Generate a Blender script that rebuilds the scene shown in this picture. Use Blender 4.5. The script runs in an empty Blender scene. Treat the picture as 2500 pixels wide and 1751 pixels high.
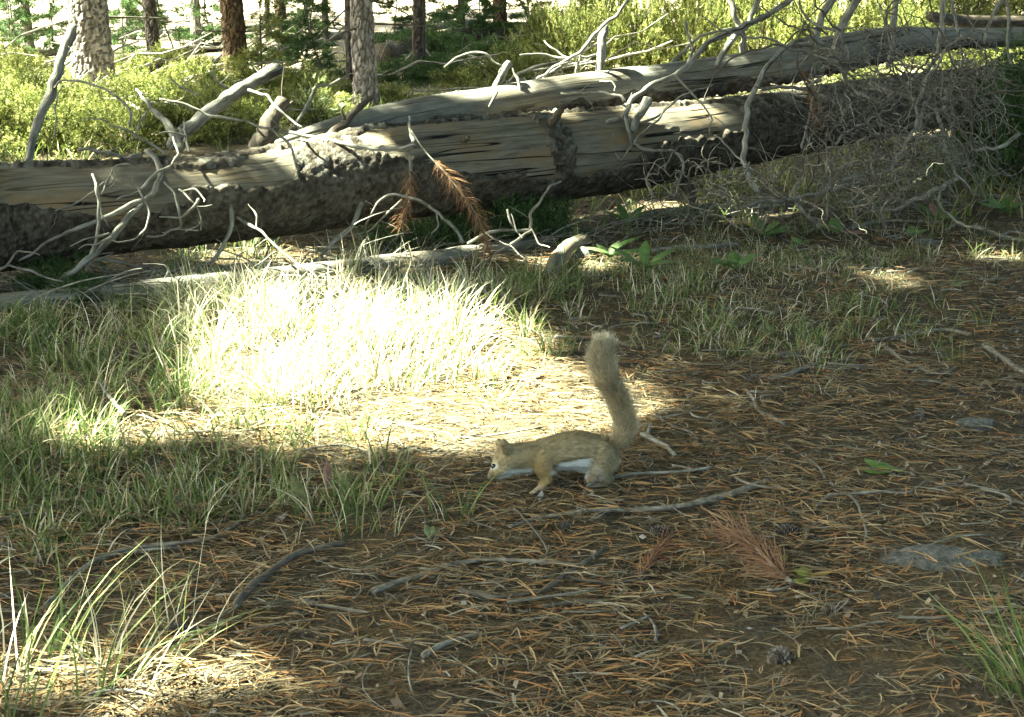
import bpy, math, random
import numpy as np
from mathutils import Vector

rng = np.random.default_rng(7)
random.seed(7)
scene = bpy.context.scene
COL = scene.collection
R = math.radians

# ------------------------------------------------------------------ camera, sky, sun, exposure
FPX, CX, CY = 3256.0, 1250.0, 875.5          # focal length and centre in units of the 2500 px wide photograph
CAM_H, PITCH = 0.73, R(15.1)
cam = bpy.data.cameras.new('camera')
cam.sensor_width = 36.0
cam.lens = 36.0 * FPX / 2500.0
cam.clip_start, cam.clip_end = 0.05, 500.0
camo = bpy.data.objects.new('camera', cam)
camo.location = (0, 0, CAM_H)
camo.rotation_euler = (R(90) - PITCH, 0, 0)
COL.objects.link(camo)
scene.camera = camo

SUN = np.array([-0.84, -0.04, 1.05]); SUN /= np.linalg.norm(SUN)      # direction towards the sun
SUN_EL = math.asin(SUN[2]); SUN_AZ = math.atan2(SUN[0], SUN[1])
world = bpy.data.worlds.new('World'); scene.world = world; world.use_nodes = True
nt = world.node_tree; nt.nodes.clear()
sky = nt.nodes.new('ShaderNodeTexSky'); sky.sky_type = 'NISHITA'; sky.sun_disc = False
sky.sun_elevation = SUN_EL; sky.sun_rotation = SUN_AZ; sky.altitude = 0; sky.air_density = 0.7; sky.dust_density = 5.0; sky.ozone_density = 0.3
bg = nt.nodes.new('ShaderNodeBackground'); bg.inputs['Strength'].default_value = 0.05
wo = nt.nodes.new('ShaderNodeOutputWorld')
nt.links.new(sky.outputs[0], bg.inputs[0]); nt.links.new(bg.outputs[0], wo.inputs[0])
sl = bpy.data.lights.new('sun', 'SUN'); sl.energy = 5.0; sl.angle = R(0.53); sl.color = (1.0, 0.95, 0.86)
so = bpy.data.objects.new('sun', sl)
so.rotation_euler = Vector((-SUN[0], -SUN[1], -SUN[2])).to_track_quat('-Z', 'Y').to_euler()
so.location = (-8, -3, 12); COL.objects.link(so)
vs = scene.view_settings
vs.view_transform = 'Standard'; vs.look = 'None'; vs.exposure = 4.25; vs.gamma = 1.0
vs.use_white_balance = True; vs.white_balance_temperature = 7000; vs.white_balance_tint = -8      # the trail camera's greenish daylight balance
scene.render.engine = 'CYCLES'
cy = scene.cycles
cy.max_bounces = 5; cy.diffuse_bounces = 3; cy.glossy_bounces = 2; cy.transmission_bounces = 3; cy.transparent_max_bounces = 4
cy.caustics_reflective = False; cy.caustics_refractive = False
cy.use_denoising = True; cy.denoiser = 'OPENIMAGEDENOISE'; cy.denoising_prefilter = 'NONE'; cy.use_adaptive_sampling = True; cy.adaptive_threshold = 0.012; cy.filter_width = 1.5

# ------------------------------------------------------------------ noise (numpy)
def _h(ix, iy, iz, seed):
    n = (ix * 374761393 + iy * 668265263 + iz * 2147483647 + seed * 1274126177) & 0xFFFFFFFF
    n = ((n ^ (n >> 13)) * 1274126177) & 0xFFFFFFFF
    n = ((n ^ (n >> 16)) * 2246822519) & 0xFFFFFFFF
    return ((n ^ (n >> 15)) & 0xFFFFFF) / float(0xFFFFFF)
def vn(p, seed=0):
    p = np.asarray(p, float); i = np.floor(p).astype(np.int64); f = p - i; f = f * f * (3 - 2 * f)
    x, y, z = i[..., 0], i[..., 1], i[..., 2]; u, v, w = f[..., 0], f[..., 1], f[..., 2]
    def c(a, b, d): return _h(x + a, y + b, z + d, seed)
    r0 = (c(0,0,0)*(1-u)+c(1,0,0)*u)*(1-v)+(c(0,1,0)*(1-u)+c(1,1,0)*u)*v
    r1 = (c(0,0,1)*(1-u)+c(1,0,1)*u)*(1-v)+(c(0,1,1)*(1-u)+c(1,1,1)*u)*v
    return (r0*(1-w)+r1*w)*2-1
def fbm(p, o=3, seed=0):
    p = np.asarray(p, float); a, s, t = 1.0, 0.0, 0.0
    for k in range(o):
        s = s + a * vn(p * (2.03 ** k), seed + k * 17); t += a; a *= 0.5
    return s / t
def worley(p, seed=0):
    """distance to nearest and second nearest jittered point, and a random value of the nearest cell"""
    p = np.asarray(p, float); i = np.floor(p).astype(np.int64)
    f1 = np.full(p.shape[:-1], 9.0); f2 = f1.copy(); idv = np.zeros_like(f1)
    for a in (-1, 0, 1):
        for b in (-1, 0, 1):
            for c in (-1, 0, 1):
                j = i + np.array([a, b, c])
                q = np.stack([j[..., k] + _h(j[..., 0], j[..., 1], j[..., 2], seed + 11 + k * 5) for k in range(3)], -1)
                d = np.linalg.norm(p - q, axis=-1)
                rid = _h(j[..., 0], j[..., 1], j[..., 2], seed + 91)
                n = d < f1
                f2 = np.where(n, f1, np.minimum(f2, d)); idv = np.where(n, rid, idv); f1 = np.where(n, d, f1)
    return f1, f2, idv
def sm(x, a, b):
    t = np.clip((np.asarray(x, float) - a) / (b - a), 0, 1); return t * t * (3 - 2 * t)

# ------------------------------------------------------------------ terrain and placing
def gh(x, y):
    x = np.asarray(x, float); y = np.asarray(y, float)
    p = np.stack([x, y, np.zeros_like(x)], -1)
    z = 0.018 * vn(p * 1.7, 3) + 0.008 * vn(p * 5.1, 4)
    z = z * sm(np.hypot(x - 0.09, y - 1.93), 0.1, 0.5)                      # level where the squirrel stands
    z = z + 0.04 * np.maximum(y - 6.0, 0) + sm(y, 6, 12) * 0.10 * vn(p * 0.6, 9)
    z = z + 0.06 * sm(y, 5, 7) * sm(x, 0.5, 2.0)
    return z
CT, ST = math.cos(PITCH), math.sin(PITCH)
def ray(px, py):
    u = (px - CX) / FPX; v = -(py - CY) / FPX
    d = np.array([u, CT + v * ST, -ST + v * CT]); return d / d[1]
def P(px, py, Y):
    return np.array([0, 0, CAM_H]) + ray(px, py) * Y
def G(px, py, dz=0.0):
    d = ray(px, py); lo, hi = 0.6, 60.0
    ys = np.linspace(lo, hi, 1200); pts = np.array([0, 0, CAM_H]) + d[None] * ys[:, None]
    below = pts[:, 2] < gh(pts[:, 0], pts[:, 1]) + dz
    k = int(np.argmax(below)) if below.any() else len(ys) - 1
    lo, hi = ys[max(k - 1, 0)], ys[k]
    for _ in range(18):
        m = (lo + hi) / 2; q = np.array([0, 0, CAM_H]) + d * m
        if q[2] < gh(q[0], q[1]) + dz: hi = m
        else: lo = m
    q = np.array([0, 0, CAM_H]) + d * hi; q[2] = float(gh(q[0], q[1])) + dz
    return q
def proj(p):
    """world points -> picture coordinates (2500 wide) and depth; used for planting densities only"""
    p = np.asarray(p, float); x, y, z = p[..., 0], p[..., 1], p[..., 2] - CAM_H
    dz = y * CT - z * ST; uy = y * ST + z * CT
    return CX + FPX * x / dz, CY - FPX * uy / dz, dz
def mpp(Y): return Y * 1.03 / FPX              # metres per picture unit at distance Y

# ------------------------------------------------------------------ mesh building
def mk(name, V, Fs, mat, parent=None, col=None, axc=None, smooth=True, link=True):
    V = np.ascontiguousarray(V, dtype=np.float32)
    if isinstance(Fs, np.ndarray): Fs = [Fs]
    Fs = [f for f in Fs if len(f)]
    me = bpy.data.meshes.new(name)
    me.vertices.add(len(V)); me.vertices.foreach_set('co', V.ravel())
    loops = np.concatenate([f.ravel() for f in Fs]).astype(np.int32)
    starts = []; s = 0
    for f in Fs:
        starts.append(s + np.arange(len(f)) * f.shape[1]); s += f.size
    starts = np.concatenate(starts).astype(np.int32)
    me.loops.add(len(loops)); me.loops.foreach_set('vertex_index', loops)
    me.polygons.add(len(starts)); me.polygons.foreach_set('loop_start', starts)
    me.update(calc_edges=True)
    me.polygons.foreach_set('use_smooth', np.full(len(starts), smooth, dtype=bool))
    if col is not None:
        c = np.ones((len(V), 4), np.float32); c[:, :3] = col
        a = me.attributes.new('col', 'FLOAT_COLOR', 'POINT'); a.data.foreach_set('color', c.ravel())
    if axc is not None:
        a = me.attributes.new('axc', 'FLOAT_VECTOR', 'POINT'); a.data.foreach_set('vector', np.ascontiguousarray(axc, np.float32).ravel())
    me.materials.append(mat)
    if not link: return me
    o = bpy.data.objects.new(name, me); COL.objects.link(o)
    if parent is not None: o.parent = parent
    return o
def empty(name, label, cat, loc=(0, 0, 0), group=None, kind=None):
    o = bpy.data.objects.new(name, None); COL.objects.link(o); o.location = tuple(float(v) for v in loc)
    o.empty_display_size = 0.05
    return tag(o, label, cat, group, kind)
def tag(o, label=None, cat=None, group=None, kind=None):
    if label: o['label'] = label
    if cat: o['category'] = cat
    if group: o['group'] = group
    if kind: o['kind'] = kind
    return o
class Acc:
    """collects pieces of one mesh"""
    def __init__(s): s.V = []; s.F = {}; s.C = []; s.A = []; s.n = 0
    def add(s, V, F, col=None, axc=None):
        V = np.asarray(V, float)
        for f in (F if isinstance(F, list) else [F]):
            if len(f): s.F.setdefault(f.shape[1], []).append(f + s.n)
        s.V.append(V)
        if col is not None: s.C.append(np.broadcast_to(np.asarray(col, float), (len(V), 3)))
        if axc is not None: s.A.append(axc)
        s.n += len(V)
    def build(s, name, mat, parent=None, origin=(0, 0, 0), smooth=True, link=True):
        V = np.concatenate(s.V) - np.asarray(origin, float)
        return mk(name, V, [np.concatenate(f) for f in s.F.values()], mat, parent,
                  np.concatenate(s.C) if s.C else None, np.concatenate(s.A) if s.A else None, smooth, link)
def catmull(pts, n):
    pts = np.asarray(pts, float)
    if len(pts) == 2: return pts[0] + (pts[1] - pts[0]) * np.linspace(0, 1, n)[:, None]
    q = np.vstack([2 * pts[0] - pts[1], pts, 2 * pts[-1] - pts[-2]])
    t = np.linspace(0, len(pts) - 1 - 1e-6, n); i = t.astype(int); f = (t - i)[:, None]
    a, b, c, d = q[i], q[i + 1], q[i + 2], q[i + 3]
    return 0.5 * (2 * b + (c - a) * f + (2 * a - 5 * b + 4 * c - d) * f ** 2 + (3 * b - a - 3 * c + d) * f ** 3)
def frames(C):
    T = np.gradient(C, axis=0); T /= np.linalg.norm(T, axis=1)[:, None] + 1e-12
    ref = np.array([0, 0, 1.0])
    if abs(T[:, 2]).mean() > 0.8: ref = np.array([0, -1.0, 0])
    N1 = ref - (T @ ref)[:, None] * T; N1 /= np.linalg.norm(N1, axis=1)[:, None] + 1e-12
    N2 = np.cross(N1, T)
    return T, N1, N2
def tube(C, rad, seg=8, rough=0.0, rs=18.0, seed=0, cap=True, disp=None):
    """tapered tube along C; angle 0 = up; returns V, faces, axis coordinates (along, around)"""
    C = np.asarray(C, float); n = len(C); rad = np.broadcast_to(np.asarray(rad, float), (n,))
    T, N1, N2 = frames(C)
    th = np.linspace(0, 2 * np.pi, seg, endpoint=False)
    s = np.concatenate([[0], np.cumsum(np.linalg.norm(np.diff(C, axis=0), axis=1))])
    rr = np.repeat(rad[:, None], seg, 1)
    dirs = np.cos(th)[None, :, None] * N1[:, None] + np.sin(th)[None, :, None] * N2[:, None]
    if rough:
        q = C[:, None] + dirs * rr[..., None]
        rr = rr * (1 + rough * fbm(q * rs, 2, seed))
    if disp is not None: rr = rr + disp(s[:, None] + 0 * th[None], th[None] + 0 * s[:, None])
    V = (C[:, None] + dirs * rr[..., None])
    A = np.stack([np.repeat(s[:, None], seg, 1), rad[:, None] * np.cos(th)[None], rad[:, None] * np.sin(th)[None]], -1)
    i = np.arange(n - 1)[:, None] * seg; j = np.arange(seg)[None]; k = (j + 1) % seg
    F = np.stack([i + j, i + k, i + seg + k, i + seg + j], -1).reshape(-1, 4)
    V = V.reshape(-1, 3); A = A.reshape(-1, 3); Fl = [F]
    if cap:
        m = len(V); V = np.vstack([V, C[0], C[-1]]); A = np.vstack([A, [0, 0, 0], [s[-1], 0, 0]])
        jj = np.arange(seg); kk = (jj + 1) % seg
        Fl.append(np.vstack([np.stack([kk, jj, np.full(seg, m)], -1), np.stack([(n - 1) * seg + jj, (n - 1) * seg + kk, np.full(seg, m + 1)], -1)]))
    return V, Fl, A
def ribbons(base, d0, d1, L, W, nseg, side=None, vee=0.0):
    """many tapered blades at once: start direction d0 turning to d1, length L, width W (arrays)"""
    n = len(base); t = np.linspace(0, 1, nseg + 1)
    d0 = d0 / np.linalg.norm(d0, axis=1)[:, None]; d1 = d1 / np.linalg.norm(d1, axis=1)[:, None]
    C = base[:, None] + L[:, None, None] * (d0[:, None] * (t - t * t / 2)[None, :, None] + d1[:, None] * (t * t / 2)[None, :, None])
    if side is None:
        side = np.cross(d0, d1) + 0.3 * rng.normal(size=(n, 3))
    side = side / (np.linalg.norm(side, axis=1)[:, None] + 1e-9)
    w = W[:, None] * np.clip(1 - t ** 2.2, 0.06, 1)[None] * 0.5
    if vee:
        nrm = np.cross(side, d0); nrm /= np.linalg.norm(nrm, axis=1)[:, None] + 1e-9
        V = np.stack([C - side[:, None] * w[..., None], C + nrm[:, None] * (w * vee)[..., None], C + side[:, None] * w[..., None]], 2)
        m = 3
    else:
        V = np.stack([C - side[:, None] * w[..., None], C + side[:, None] * w[..., None]], 2); m = 2
    V = V.reshape(-1, 3)
    o = (np.arange(n) * (nseg + 1) * m)[:, None, None] + (np.arange(nseg) * m)[None, :, None] + np.arange(m - 1)[None, None]
    F = np.stack([o, o + 1, o + 1 + m, o + m], -1).reshape(-1, 4)
    return V, F, (nseg + 1) * m
def unit(n):
    v = rng.normal(size=(n, 3)); return v / np.linalg.norm(v, axis=1)[:, None]

# ------------------------------------------------------------------ materials
def newmat(name):
    m = bpy.data.materials.new(name); m.use_nodes = True; t = m.node_tree; t.nodes.clear()
    out = t.nodes.new('ShaderNodeOutputMaterial'); b = t.nodes.new('ShaderNodeBsdfPrincipled')
    t.links.new(b.outputs[0], out.inputs[0]); return m, t, b, out
def ramp(t, fac, stops):
    r = t.nodes.new('ShaderNodeValToRGB'); e = r.color_ramp.elements
    while len(e) < len(stops): e.new(0.5)
    for k, (p, c) in enumerate(stops): e[k].position = p; e[k].color = (*c, 1)
    t.links.new(fac, r.inputs[0]); return r.outputs[0]
def coords(t, src, scale):
    mp = t.nodes.new('ShaderNodeMapping'); mp.inputs['Scale'].default_value = scale
    if src == 'obj':
        c = t.nodes.new('ShaderNodeTexCoord'); t.links.new(c.outputs['Object'], mp.inputs[0])
    elif src == 'geo':
        c = t.nodes.new('ShaderNodeNewGeometry'); t.links.new(c.outputs['Position'], mp.inputs[0])
    else:
        c = t.nodes.new('ShaderNodeAttribute'); c.attribute_name = src; t.links.new(c.outputs['Vector'], mp.inputs[0])
    return mp.outputs[0]
def noise(t, vec, scale, detail=5, rough=0.6):
    n = t.nodes.new('ShaderNodeTexNoise'); n.inputs['Scale'].default_value = scale; n.inputs['Detail'].default_value = detail
    n.inputs['Roughness'].default_value = rough; t.links.new(vec, n.inputs['Vector']); return n.outputs[0]
def mixc(t, fac, a, b, mode='MIX'):
    n = t.nodes.new('ShaderNodeMix'); n.data_type = 'RGBA'; n.blend_type = mode
    for s, v in ((n.inputs[0], fac), (n.inputs[6], a), (n.inputs[7], b)):
        if isinstance(v, (int, float)): s.default_value = v
        elif isinstance(v, tuple): s.default_value = (*v, 1)
        else: t.links.new(v, s)
    return n.outputs[2]
def bump(t, b, h, strength, dist):
    n = t.nodes.new('ShaderNodeBump'); n.inputs['Strength'].default_value = strength; n.inputs['Distance'].default_value = dist
    t.links.new(h, n.inputs['Height']); t.links.new(n.outputs[0], b.inputs['Normal'])
def mat_wood(name, stops, scale=(6, 60, 60), crack=0.5, rough=0.8, stain=None, bdist=0.004):
    """weathered wood, grain running along the limb"""
    m, t, b, o = newmat(name)
    v = coords(t, 'axc', scale)
    n1 = noise(t, v, 1.0, 6, 0.65)
    c = ramp(t, n1, stops)
    v2 = coords(t, 'axc', (6, 11, 11)); n2 = noise(t, v2, 1.0, 5, 0.65)
    if stain: c = mixc(t, ramp(t, n2, [(0.47, (0, 0, 0)), (0.66, (1, 1, 1))]), c, stain)
    if crack:
        v3 = coords(t, 'axc', (1.1, 34, 34)); n3 = noise(t, v3, 1.0, 2, 0.4)
        k = ramp(t, n3, [(0.475, (1, 1, 1)), (0.492, (0, 0, 0)), (0.508, (0, 0, 0)), (0.525, (1, 1, 1))])
        v4 = coords(t, 'axc', (3, 5, 5)); n4 = noise(t, v4, 1.0, 2, 0.5)
        g = ramp(t, n4, [(0.42, (1, 1, 1)), (0.6, (0, 0, 0))])
        k2 = mixc(t, 1.0, k, g, 'LIGHTEN')
        c = mixc(t, crack, c, mixc(t, 1.0, c, k2, 'MULTIPLY'))
        h = mixc(t, 0.5, n1, k2)
    else: h = n1
    t.links.new(c, b.inputs['Base Color']); b.inputs['Roughness'].default_value = rough; b.inputs['Specular IOR Level'].default_value = 0.25
    bump(t, b, h, 0.7, bdist); return m
def mat_noise(name, stops, src='geo', scale=30, detail=6, rough=0.9, bdist=0.004, bstr=0.7, spec=0.15):
    m, t, b, o = newmat(name); v = coords(t, src, (1, 1, 1)); n = noise(t, v, scale, detail, 0.68)
    t.links.new(ramp(t, n, stops), b.inputs['Base Color']); b.inputs['Roughness'].default_value = rough; b.inputs['Specular IOR Level'].default_value = spec
    if bdist: bump(t, b, n, bstr, bdist)
    return m
def mat_col(name, rough=0.7, trans=0.0, var=0.25, vscale=60, spec=0.2):
    """colour of each blade, needle or hair stored on it; optional light through thin leaves"""
    m, t, b, o = newmat(name)
    a = t.nodes.new('ShaderNodeAttribute'); a.attribute_name = 'col'
    n = noise(t, coords(t, 'geo', (1, 1, 1)), vscale, 3)
    k = ramp(t, n, [(0.3, (1 - var,) * 3), (0.7, (1.0,) * 3)])
    c = mixc(t, 1.0, a.outputs[0], k, 'MULTIPLY')
    t.links.new(c, b.inputs['Base Color']); b.inputs['Roughness'].default_value = rough; b.inputs['Specular IOR Level'].default_value = spec
    if trans:
        tr = t.nodes.new('ShaderNodeBsdfTranslucent'); t.links.new(c, tr.inputs[0])
        mx = t.nodes.new('ShaderNodeMixShader'); mx.inputs[0].default_value = trans
        t.links.new(b.outputs[0], mx.inputs[1]); t.links.new(tr.outputs[0], mx.inputs[2]); t.links.new(mx.outputs[0], o.inputs[0])
    return m

M = {}
M['grey'] = mat_wood('weathered_grey_wood', [(0.30, (0.03, 0.028, 0.022)), (0.44, (0.115, 0.112, 0.092)), (0.58, (0.21, 0.207, 0.175)), (0.75, (0.36, 0.355, 0.305))], scale=(18, 80, 80), crack=0.8, bdist=0.006)
M['logb'] = mat_wood('smooth_grey_log', [(0.25, (0.075, 0.073, 0.06)), (0.5, (0.15, 0.147, 0.122)), (0.75, (0.25, 0.245, 0.205))], scale=(8, 60, 60), crack=0.9, stain=(0.12, 0.105, 0.075))
M['bare'] = mat_wood('bare_tan_wood', [(0.30, (0.05, 0.045, 0.034)), (0.46, (0.115, 0.104, 0.078)), (0.6, (0.155, 0.142, 0.107)), (0.75, (0.22, 0.203, 0.155))], scale=(8, 70, 70), crack=1.0, stain=(0.165, 0.12, 0.066))
M['twig'] = mat_wood('grey_twig', [(0.30, (0.035, 0.033, 0.026)), (0.46, (0.13, 0.126, 0.102)), (0.62, (0.24, 0.234, 0.195)), (0.75, (0.36, 0.35, 0.30))], scale=(40, 160, 160), crack=0.0, bdist=0.002)
M['stick'] = mat_wood('old_stick', [(0.30, (0.04, 0.036, 0.028)), (0.45, (0.12, 0.112, 0.088)), (0.6, (0.20, 0.188, 0.15)), (0.75, (0.34, 0.32, 0.26))], scale=(70, 170, 170), crack=0.0, bdist=0.003)
M['dtwig'] = mat_wood('dark_twig', [(0.25, (0.035, 0.033, 0.026)), (0.55, (0.085, 0.078, 0.06)), (0.8, (0.16, 0.148, 0.118))], scale=(40, 150, 150), crack=0.0, bdist=0.0015)
M['stub'] = mat_wood('brown_stub', [(0.3, (0.022, 0.019, 0.014)), (0.5, (0.06, 0.05, 0.036)), (0.72, (0.14, 0.118, 0.085))], scale=(25, 70, 70), crack=0.6, bdist=0.008)
def mat_bark():
    m = mat_col('scaly_bark', 0.95, 0, 0.55, 90, 0.1); t = m.node_tree; b = [n for n in t.nodes if n.type == 'BSDF_PRINCIPLED'][0]
    v = t.nodes.new('ShaderNodeTexVoronoi'); v.inputs['Scale'].default_value = 75; t.links.new(coords(t, 'axc', (0.8, 1, 1)), v.inputs['Vector'])
    n = noise(t, coords(t, 'geo', (1, 1, 1)), 130, 6, 0.7); h = mixc(t, 0.55, v.outputs['Distance'], n)
    bump(t, b, h, 1.0, 0.009); return m
M['bark'] = mat_bark()
M['trunk'] = mat_col('pine_trunk_bark', 0.95, 0, 0.5, 60, 0.1)
M['soil'] = None
M['needle'] = mat_col('fallen_needles', 0.6, 0, 0.25, 80, 0.25)
M['grass'] = mat_col('grass_blades', 0.6, 0.30, 0.2, 40, 0.25)
M['leaf'] = mat_col('green_leaf', 0.5, 0.30, 0.25, 120, 0.35)
M['juniper'] = mat_col('juniper_foliage', 0.7, 0.25, 0.3, 30, 0.2)
M['crown'] = mat_col('pine_crown_needles', 0.8, 0.45, 0.3, 5, 0.1)
M['fur'] = mat_col('squirrel_fur', 0.85, 0, 0.25, 600, 0.1)
M['tail'] = mat_col('tail_hair', 0.8, 0.45, 0.2, 600, 0.1)
M['cone'] = mat_col('pine_cone_scales', 0.85, 0, 0.4, 300, 0.15)
M['stone'] = mat_noise('grey_stone', [(0.3, (0.05, 0.052, 0.045)), (0.5, (0.10, 0.104, 0.092)), (0.72, (0.18, 0.185, 0.165))], 'geo', 110, 8, 0.95, 0.006, 1.0)
M['eye'] = newmat('dark_eye')[0]; _b = M['eye'].node_tree.nodes['Principled BSDF']
_b.inputs['Base Color'].default_value = (0.008, 0.006, 0.005, 1); _b.inputs['Roughness'].default_value = 0.08

def mat_soil():
    m, t, b, o = newmat('forest_floor')
    v = coords(t, 'geo', (1, 1, 1))
    n1 = noise(t, v, 9, 8, 0.7); n2 = noise(t, v, 160, 6, 0.7); n3 = noise(t, v, 1.6, 4, 0.6)
    c1 = ramp(t, n2, [(0.3, (0.02, 0.018, 0.013)), (0.5, (0.055, 0.049, 0.035)), (0.7, (0.12, 0.102, 0.068))])
    c2 = ramp(t, n2, [(0.3, (0.035, 0.028, 0.016)), (0.55, (0.10, 0.075, 0.040)), (0.75, (0.21, 0.16, 0.085))])
    c = mixc(t, ramp(t, n1, [(0.42, (0, 0, 0)), (0.62, (1, 1, 1))]), c1, c2)
    # beyond the log: paler dry litter and grey dead wood crumbs
    sep = t.nodes.new('ShaderNodeSeparateXYZ'); g = t.nodes.new('ShaderNodeNewGeometry'); t.links.new(g.outputs['Position'], sep.inputs[0])
    mr = t.nodes.new('ShaderNodeMapRange'); mr.inputs[1].default_value = 6.5; mr.inputs[2].default_value = 9.5; t.links.new(sep.outputs[1], mr.inputs[0])
    far = ramp(t, n1, [(0.3, (0.13, 0.10, 0.065)), (0.5, (0.26, 0.22, 0.16)), (0.7, (0.38, 0.34, 0.28))])
    c = mixc(t, mr.outputs[0], c, far)
    t.links.new(c, b.inputs['Base Color']); b.inputs['Roughness'].default_value = 0.95; b.inputs['Specular IOR Level'].default_value = 0.1
    bump(t, b, mixc(t, 0.5, n1, n2), 0.9, 0.008); return m
M['soil'] = mat_soil()

# ------------------------------------------------------------------ ground
def axis(lo, hi, a, b, step, n):
    """dense between a and b, stretching out to lo and hi"""
    core = np.arange(a, b, step)
    left = a - (a - lo) * np.linspace(1, 0, n, endpoint=False) ** 2.6
    right = b + (hi - b) * np.linspace(0, 1, n) ** 2.6
    return np.concatenate([left, core, right])
gx = axis(-90, 90, -2.2, 2.2, 0.02, 60); gy = axis(-40, 160, 1.0, 5.5, 0.02, 60)
X, Yg = np.meshgrid(gx, gy)
Z = gh(X, Yg)
near = sm(Yg, 0.3, 1.0) * (1 - sm(Yg, 5.0, 6.5)) * (1 - sm(abs(X), 2.0, 2.6))
pp = np.stack([X, Yg, 0 * X], -1)
Z = Z + near * (0.006 * fbm(pp * 18, 3, 21))
idx = np.arange(X.size).reshape(X.shape)
F = np.stack([idx[:-1, :-1], idx[:-1, 1:], idx[1:, 1:], idx[1:, :-1]], -1).reshape(-1, 4)
ground = mk('ground', np.stack([X, Yg, Z], -1).reshape(-1, 3), F, M['soil'])
tag(ground, 'dark forest floor of soil and needle duff', None, None, 'structure')

# ------------------------------------------------------------------ the big fallen logs
def path3(spec, n):
    """spec rows (px, py, Y, r_px) -> centres, radii and px along the path"""
    s = np.array(spec, float)
    c = catmull(s, n)
    C = np.array([P(a, b, y) for a, b, y, r in c]); rad = c[:, 3] * mpp(c[:, 2])
    return C, rad, c[:, 0]
LOGA = [(-420, 590, 3.12, 128), (-150, 552, 3.28, 124), (0, 532, 3.4, 121), (220, 512, 3.5, 108), (436, 492, 3.6, 100), (690, 462, 3.78, 102), (925, 425, 3.95, 106),
        (1307, 388, 4.3, 100), (1530, 362, 4.53, 92), (1742, 331, 4.75, 79), (1960, 294, 5.0, 71), (2200, 256, 5.3, 64), (2450, 224, 5.6, 58), (2800, 185, 6.0, 50)]
def logY(px): return float(np.interp(px, [r[0] for r in LOGA], [r[2] for r in LOGA]))
def logR(px): return float(np.interp(px, [r[0] for r in LOGA], [r[3] * mpp(r[2]) for r in LOGA]))
C, rad, pxs = path3(LOGA, 760)
def seglog(C, rad, seg):
    T, N1, N2 = frames(C); th = np.linspace(0, 2 * np.pi, seg, endpoint=False)
    D = np.cos(th)[None, :, None] * N1[:, None] + np.sin(th)[None, :, None] * N2[:, None]
    s = np.concatenate([[0], np.cumsum(np.linalg.norm(np.diff(C, axis=0), axis=1))])
    return D, th, s
SEG = 128
D, th, s = seglog(C, rad, SEG)
TH = np.degrees(th); TH = np.where(TH > 200, TH - 360, TH)[None] + 0 * s[:, None]      # 0 top, 90 facing the camera (sign checked below)
if D[380, SEG // 4, 1] > 0: TH = np.where(TH < -160, TH + 360, TH) * 1.0; TH = -TH
TH = np.where(TH > 200, TH - 360, TH); TH = np.where(TH < -160, TH + 360, TH)
PX = pxs[:, None] + 0 * th[None]
Q = C[:, None] + D * rad[:, None, None]
nz = fbm(Q * 9, 3, 31); nz2 = fbm(Q * 28, 2, 37)
# lower border of the bare wood, in degrees from the top, and upper border, along the log
lowb = np.interp(pxs, [-400, 0, 120, 260, 420, 440, 540, 560, 680, 700, 840, 900, 1000, 1300, 1480, 1560, 1770, 1774, 2800],
                      [60, 70, 78, 92, 88, 62, 66, 74, 66, 22, 20, 55, 82, 108, 100, 80, 74, -20, -20])[:, None]
upb = np.interp(pxs, [-400, 0, 390, 420, 560, 600, 700, 860, 900, 1500, 1770, 1790, 2800],
                     [8, 8, 12, 34, 42, 30, 20, 18, 2, -5, 20, 90, 90])[:, None]
mask = np.maximum(np.maximum(TH - lowb, upb - TH) / 30.0, -1) + 0.55 * nz + 0.22 * nz2
mask = np.where(np.abs(PX - 1312 + 14 * nz * 2) < 20 + 10 * nz2, np.maximum(mask, 0.25), mask)      # strip of bark left across the wood
# wood under the bark, with long drying cracks
ridge = np.abs(vn(np.stack([s[:, None] * 1.3 + 0 * TH, np.cos(th)[None] * 8.5 + 0 * TH, np.sin(th)[None] * 8.5 + 0 * TH], -1), 51))
rw = rad[:, None] * (1 + 0.02 * nz) - 0.006 * (1 - sm(ridge, 0.0, 0.05))
Vw = C[:, None] + D * rw[..., None]
A = np.stack([s[:, None] + 0 * TH, rad[:, None] * np.cos(th)[None], rad[:, None] * np.sin(th)[None]], -1)
ii = np.arange(len(C) - 1)[:, None] * SEG; jj = np.arange(SEG)[None]; kk = (jj + 1) % SEG
Fl = np.stack([ii + jj, ii + kk, ii + SEG + kk, ii + SEG + jj], -1).reshape(-1, 4)
loga = empty('fallen_log', 'thick fallen log with bare tan wood and dark scaly bark crossing the whole picture', 'log', C[0])
mk('wood', Vw.reshape(-1, 3) - C[0], Fl, M['bare'], loga, axc=A.reshape(-1, 3))
f1, f2, cid = worley(A * np.array([30, 46, 46]) + 0.5 * np.stack([nz2, nz, nz2], -1), 61)
f1b, f2b, cidb = worley(A * np.array([70, 95, 95]), 67)
cover = sm(mask, -0.02, 0.14)
db = -0.004 + cover * (0.008 + 0.0042 * cid * sm(f2 - f1, 0.0, 0.10) + 0.003 * cidb + 0.006 * nz + 0.004 * nz2)
db = db + cover * sm(mask, 0.05, 0.2) * (1 - sm(mask, 0.25, 0.5)) * 0.007 * cidb          # curled crumbling edges
Vb = C[:, None] + D * (rad[:, None] + db)[..., None]
keep = (mask > -0.04).reshape(-1)
Fb = Fl[keep[Fl].any(1)]
bc = np.array([0.085, 0.075, 0.058])[None, None] + (cid[..., None] - 0.4) * np.array([0.055, 0.05, 0.04]) + (cidb[..., None] - 0.5) * np.array([0.07, 0.064, 0.052])
lich = sm(vn(Q * 34, 71) + 0.7 * (cidb - 0.5), 0.1, 0.5) * sm(95 - np.abs(TH), -10, 60)
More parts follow.
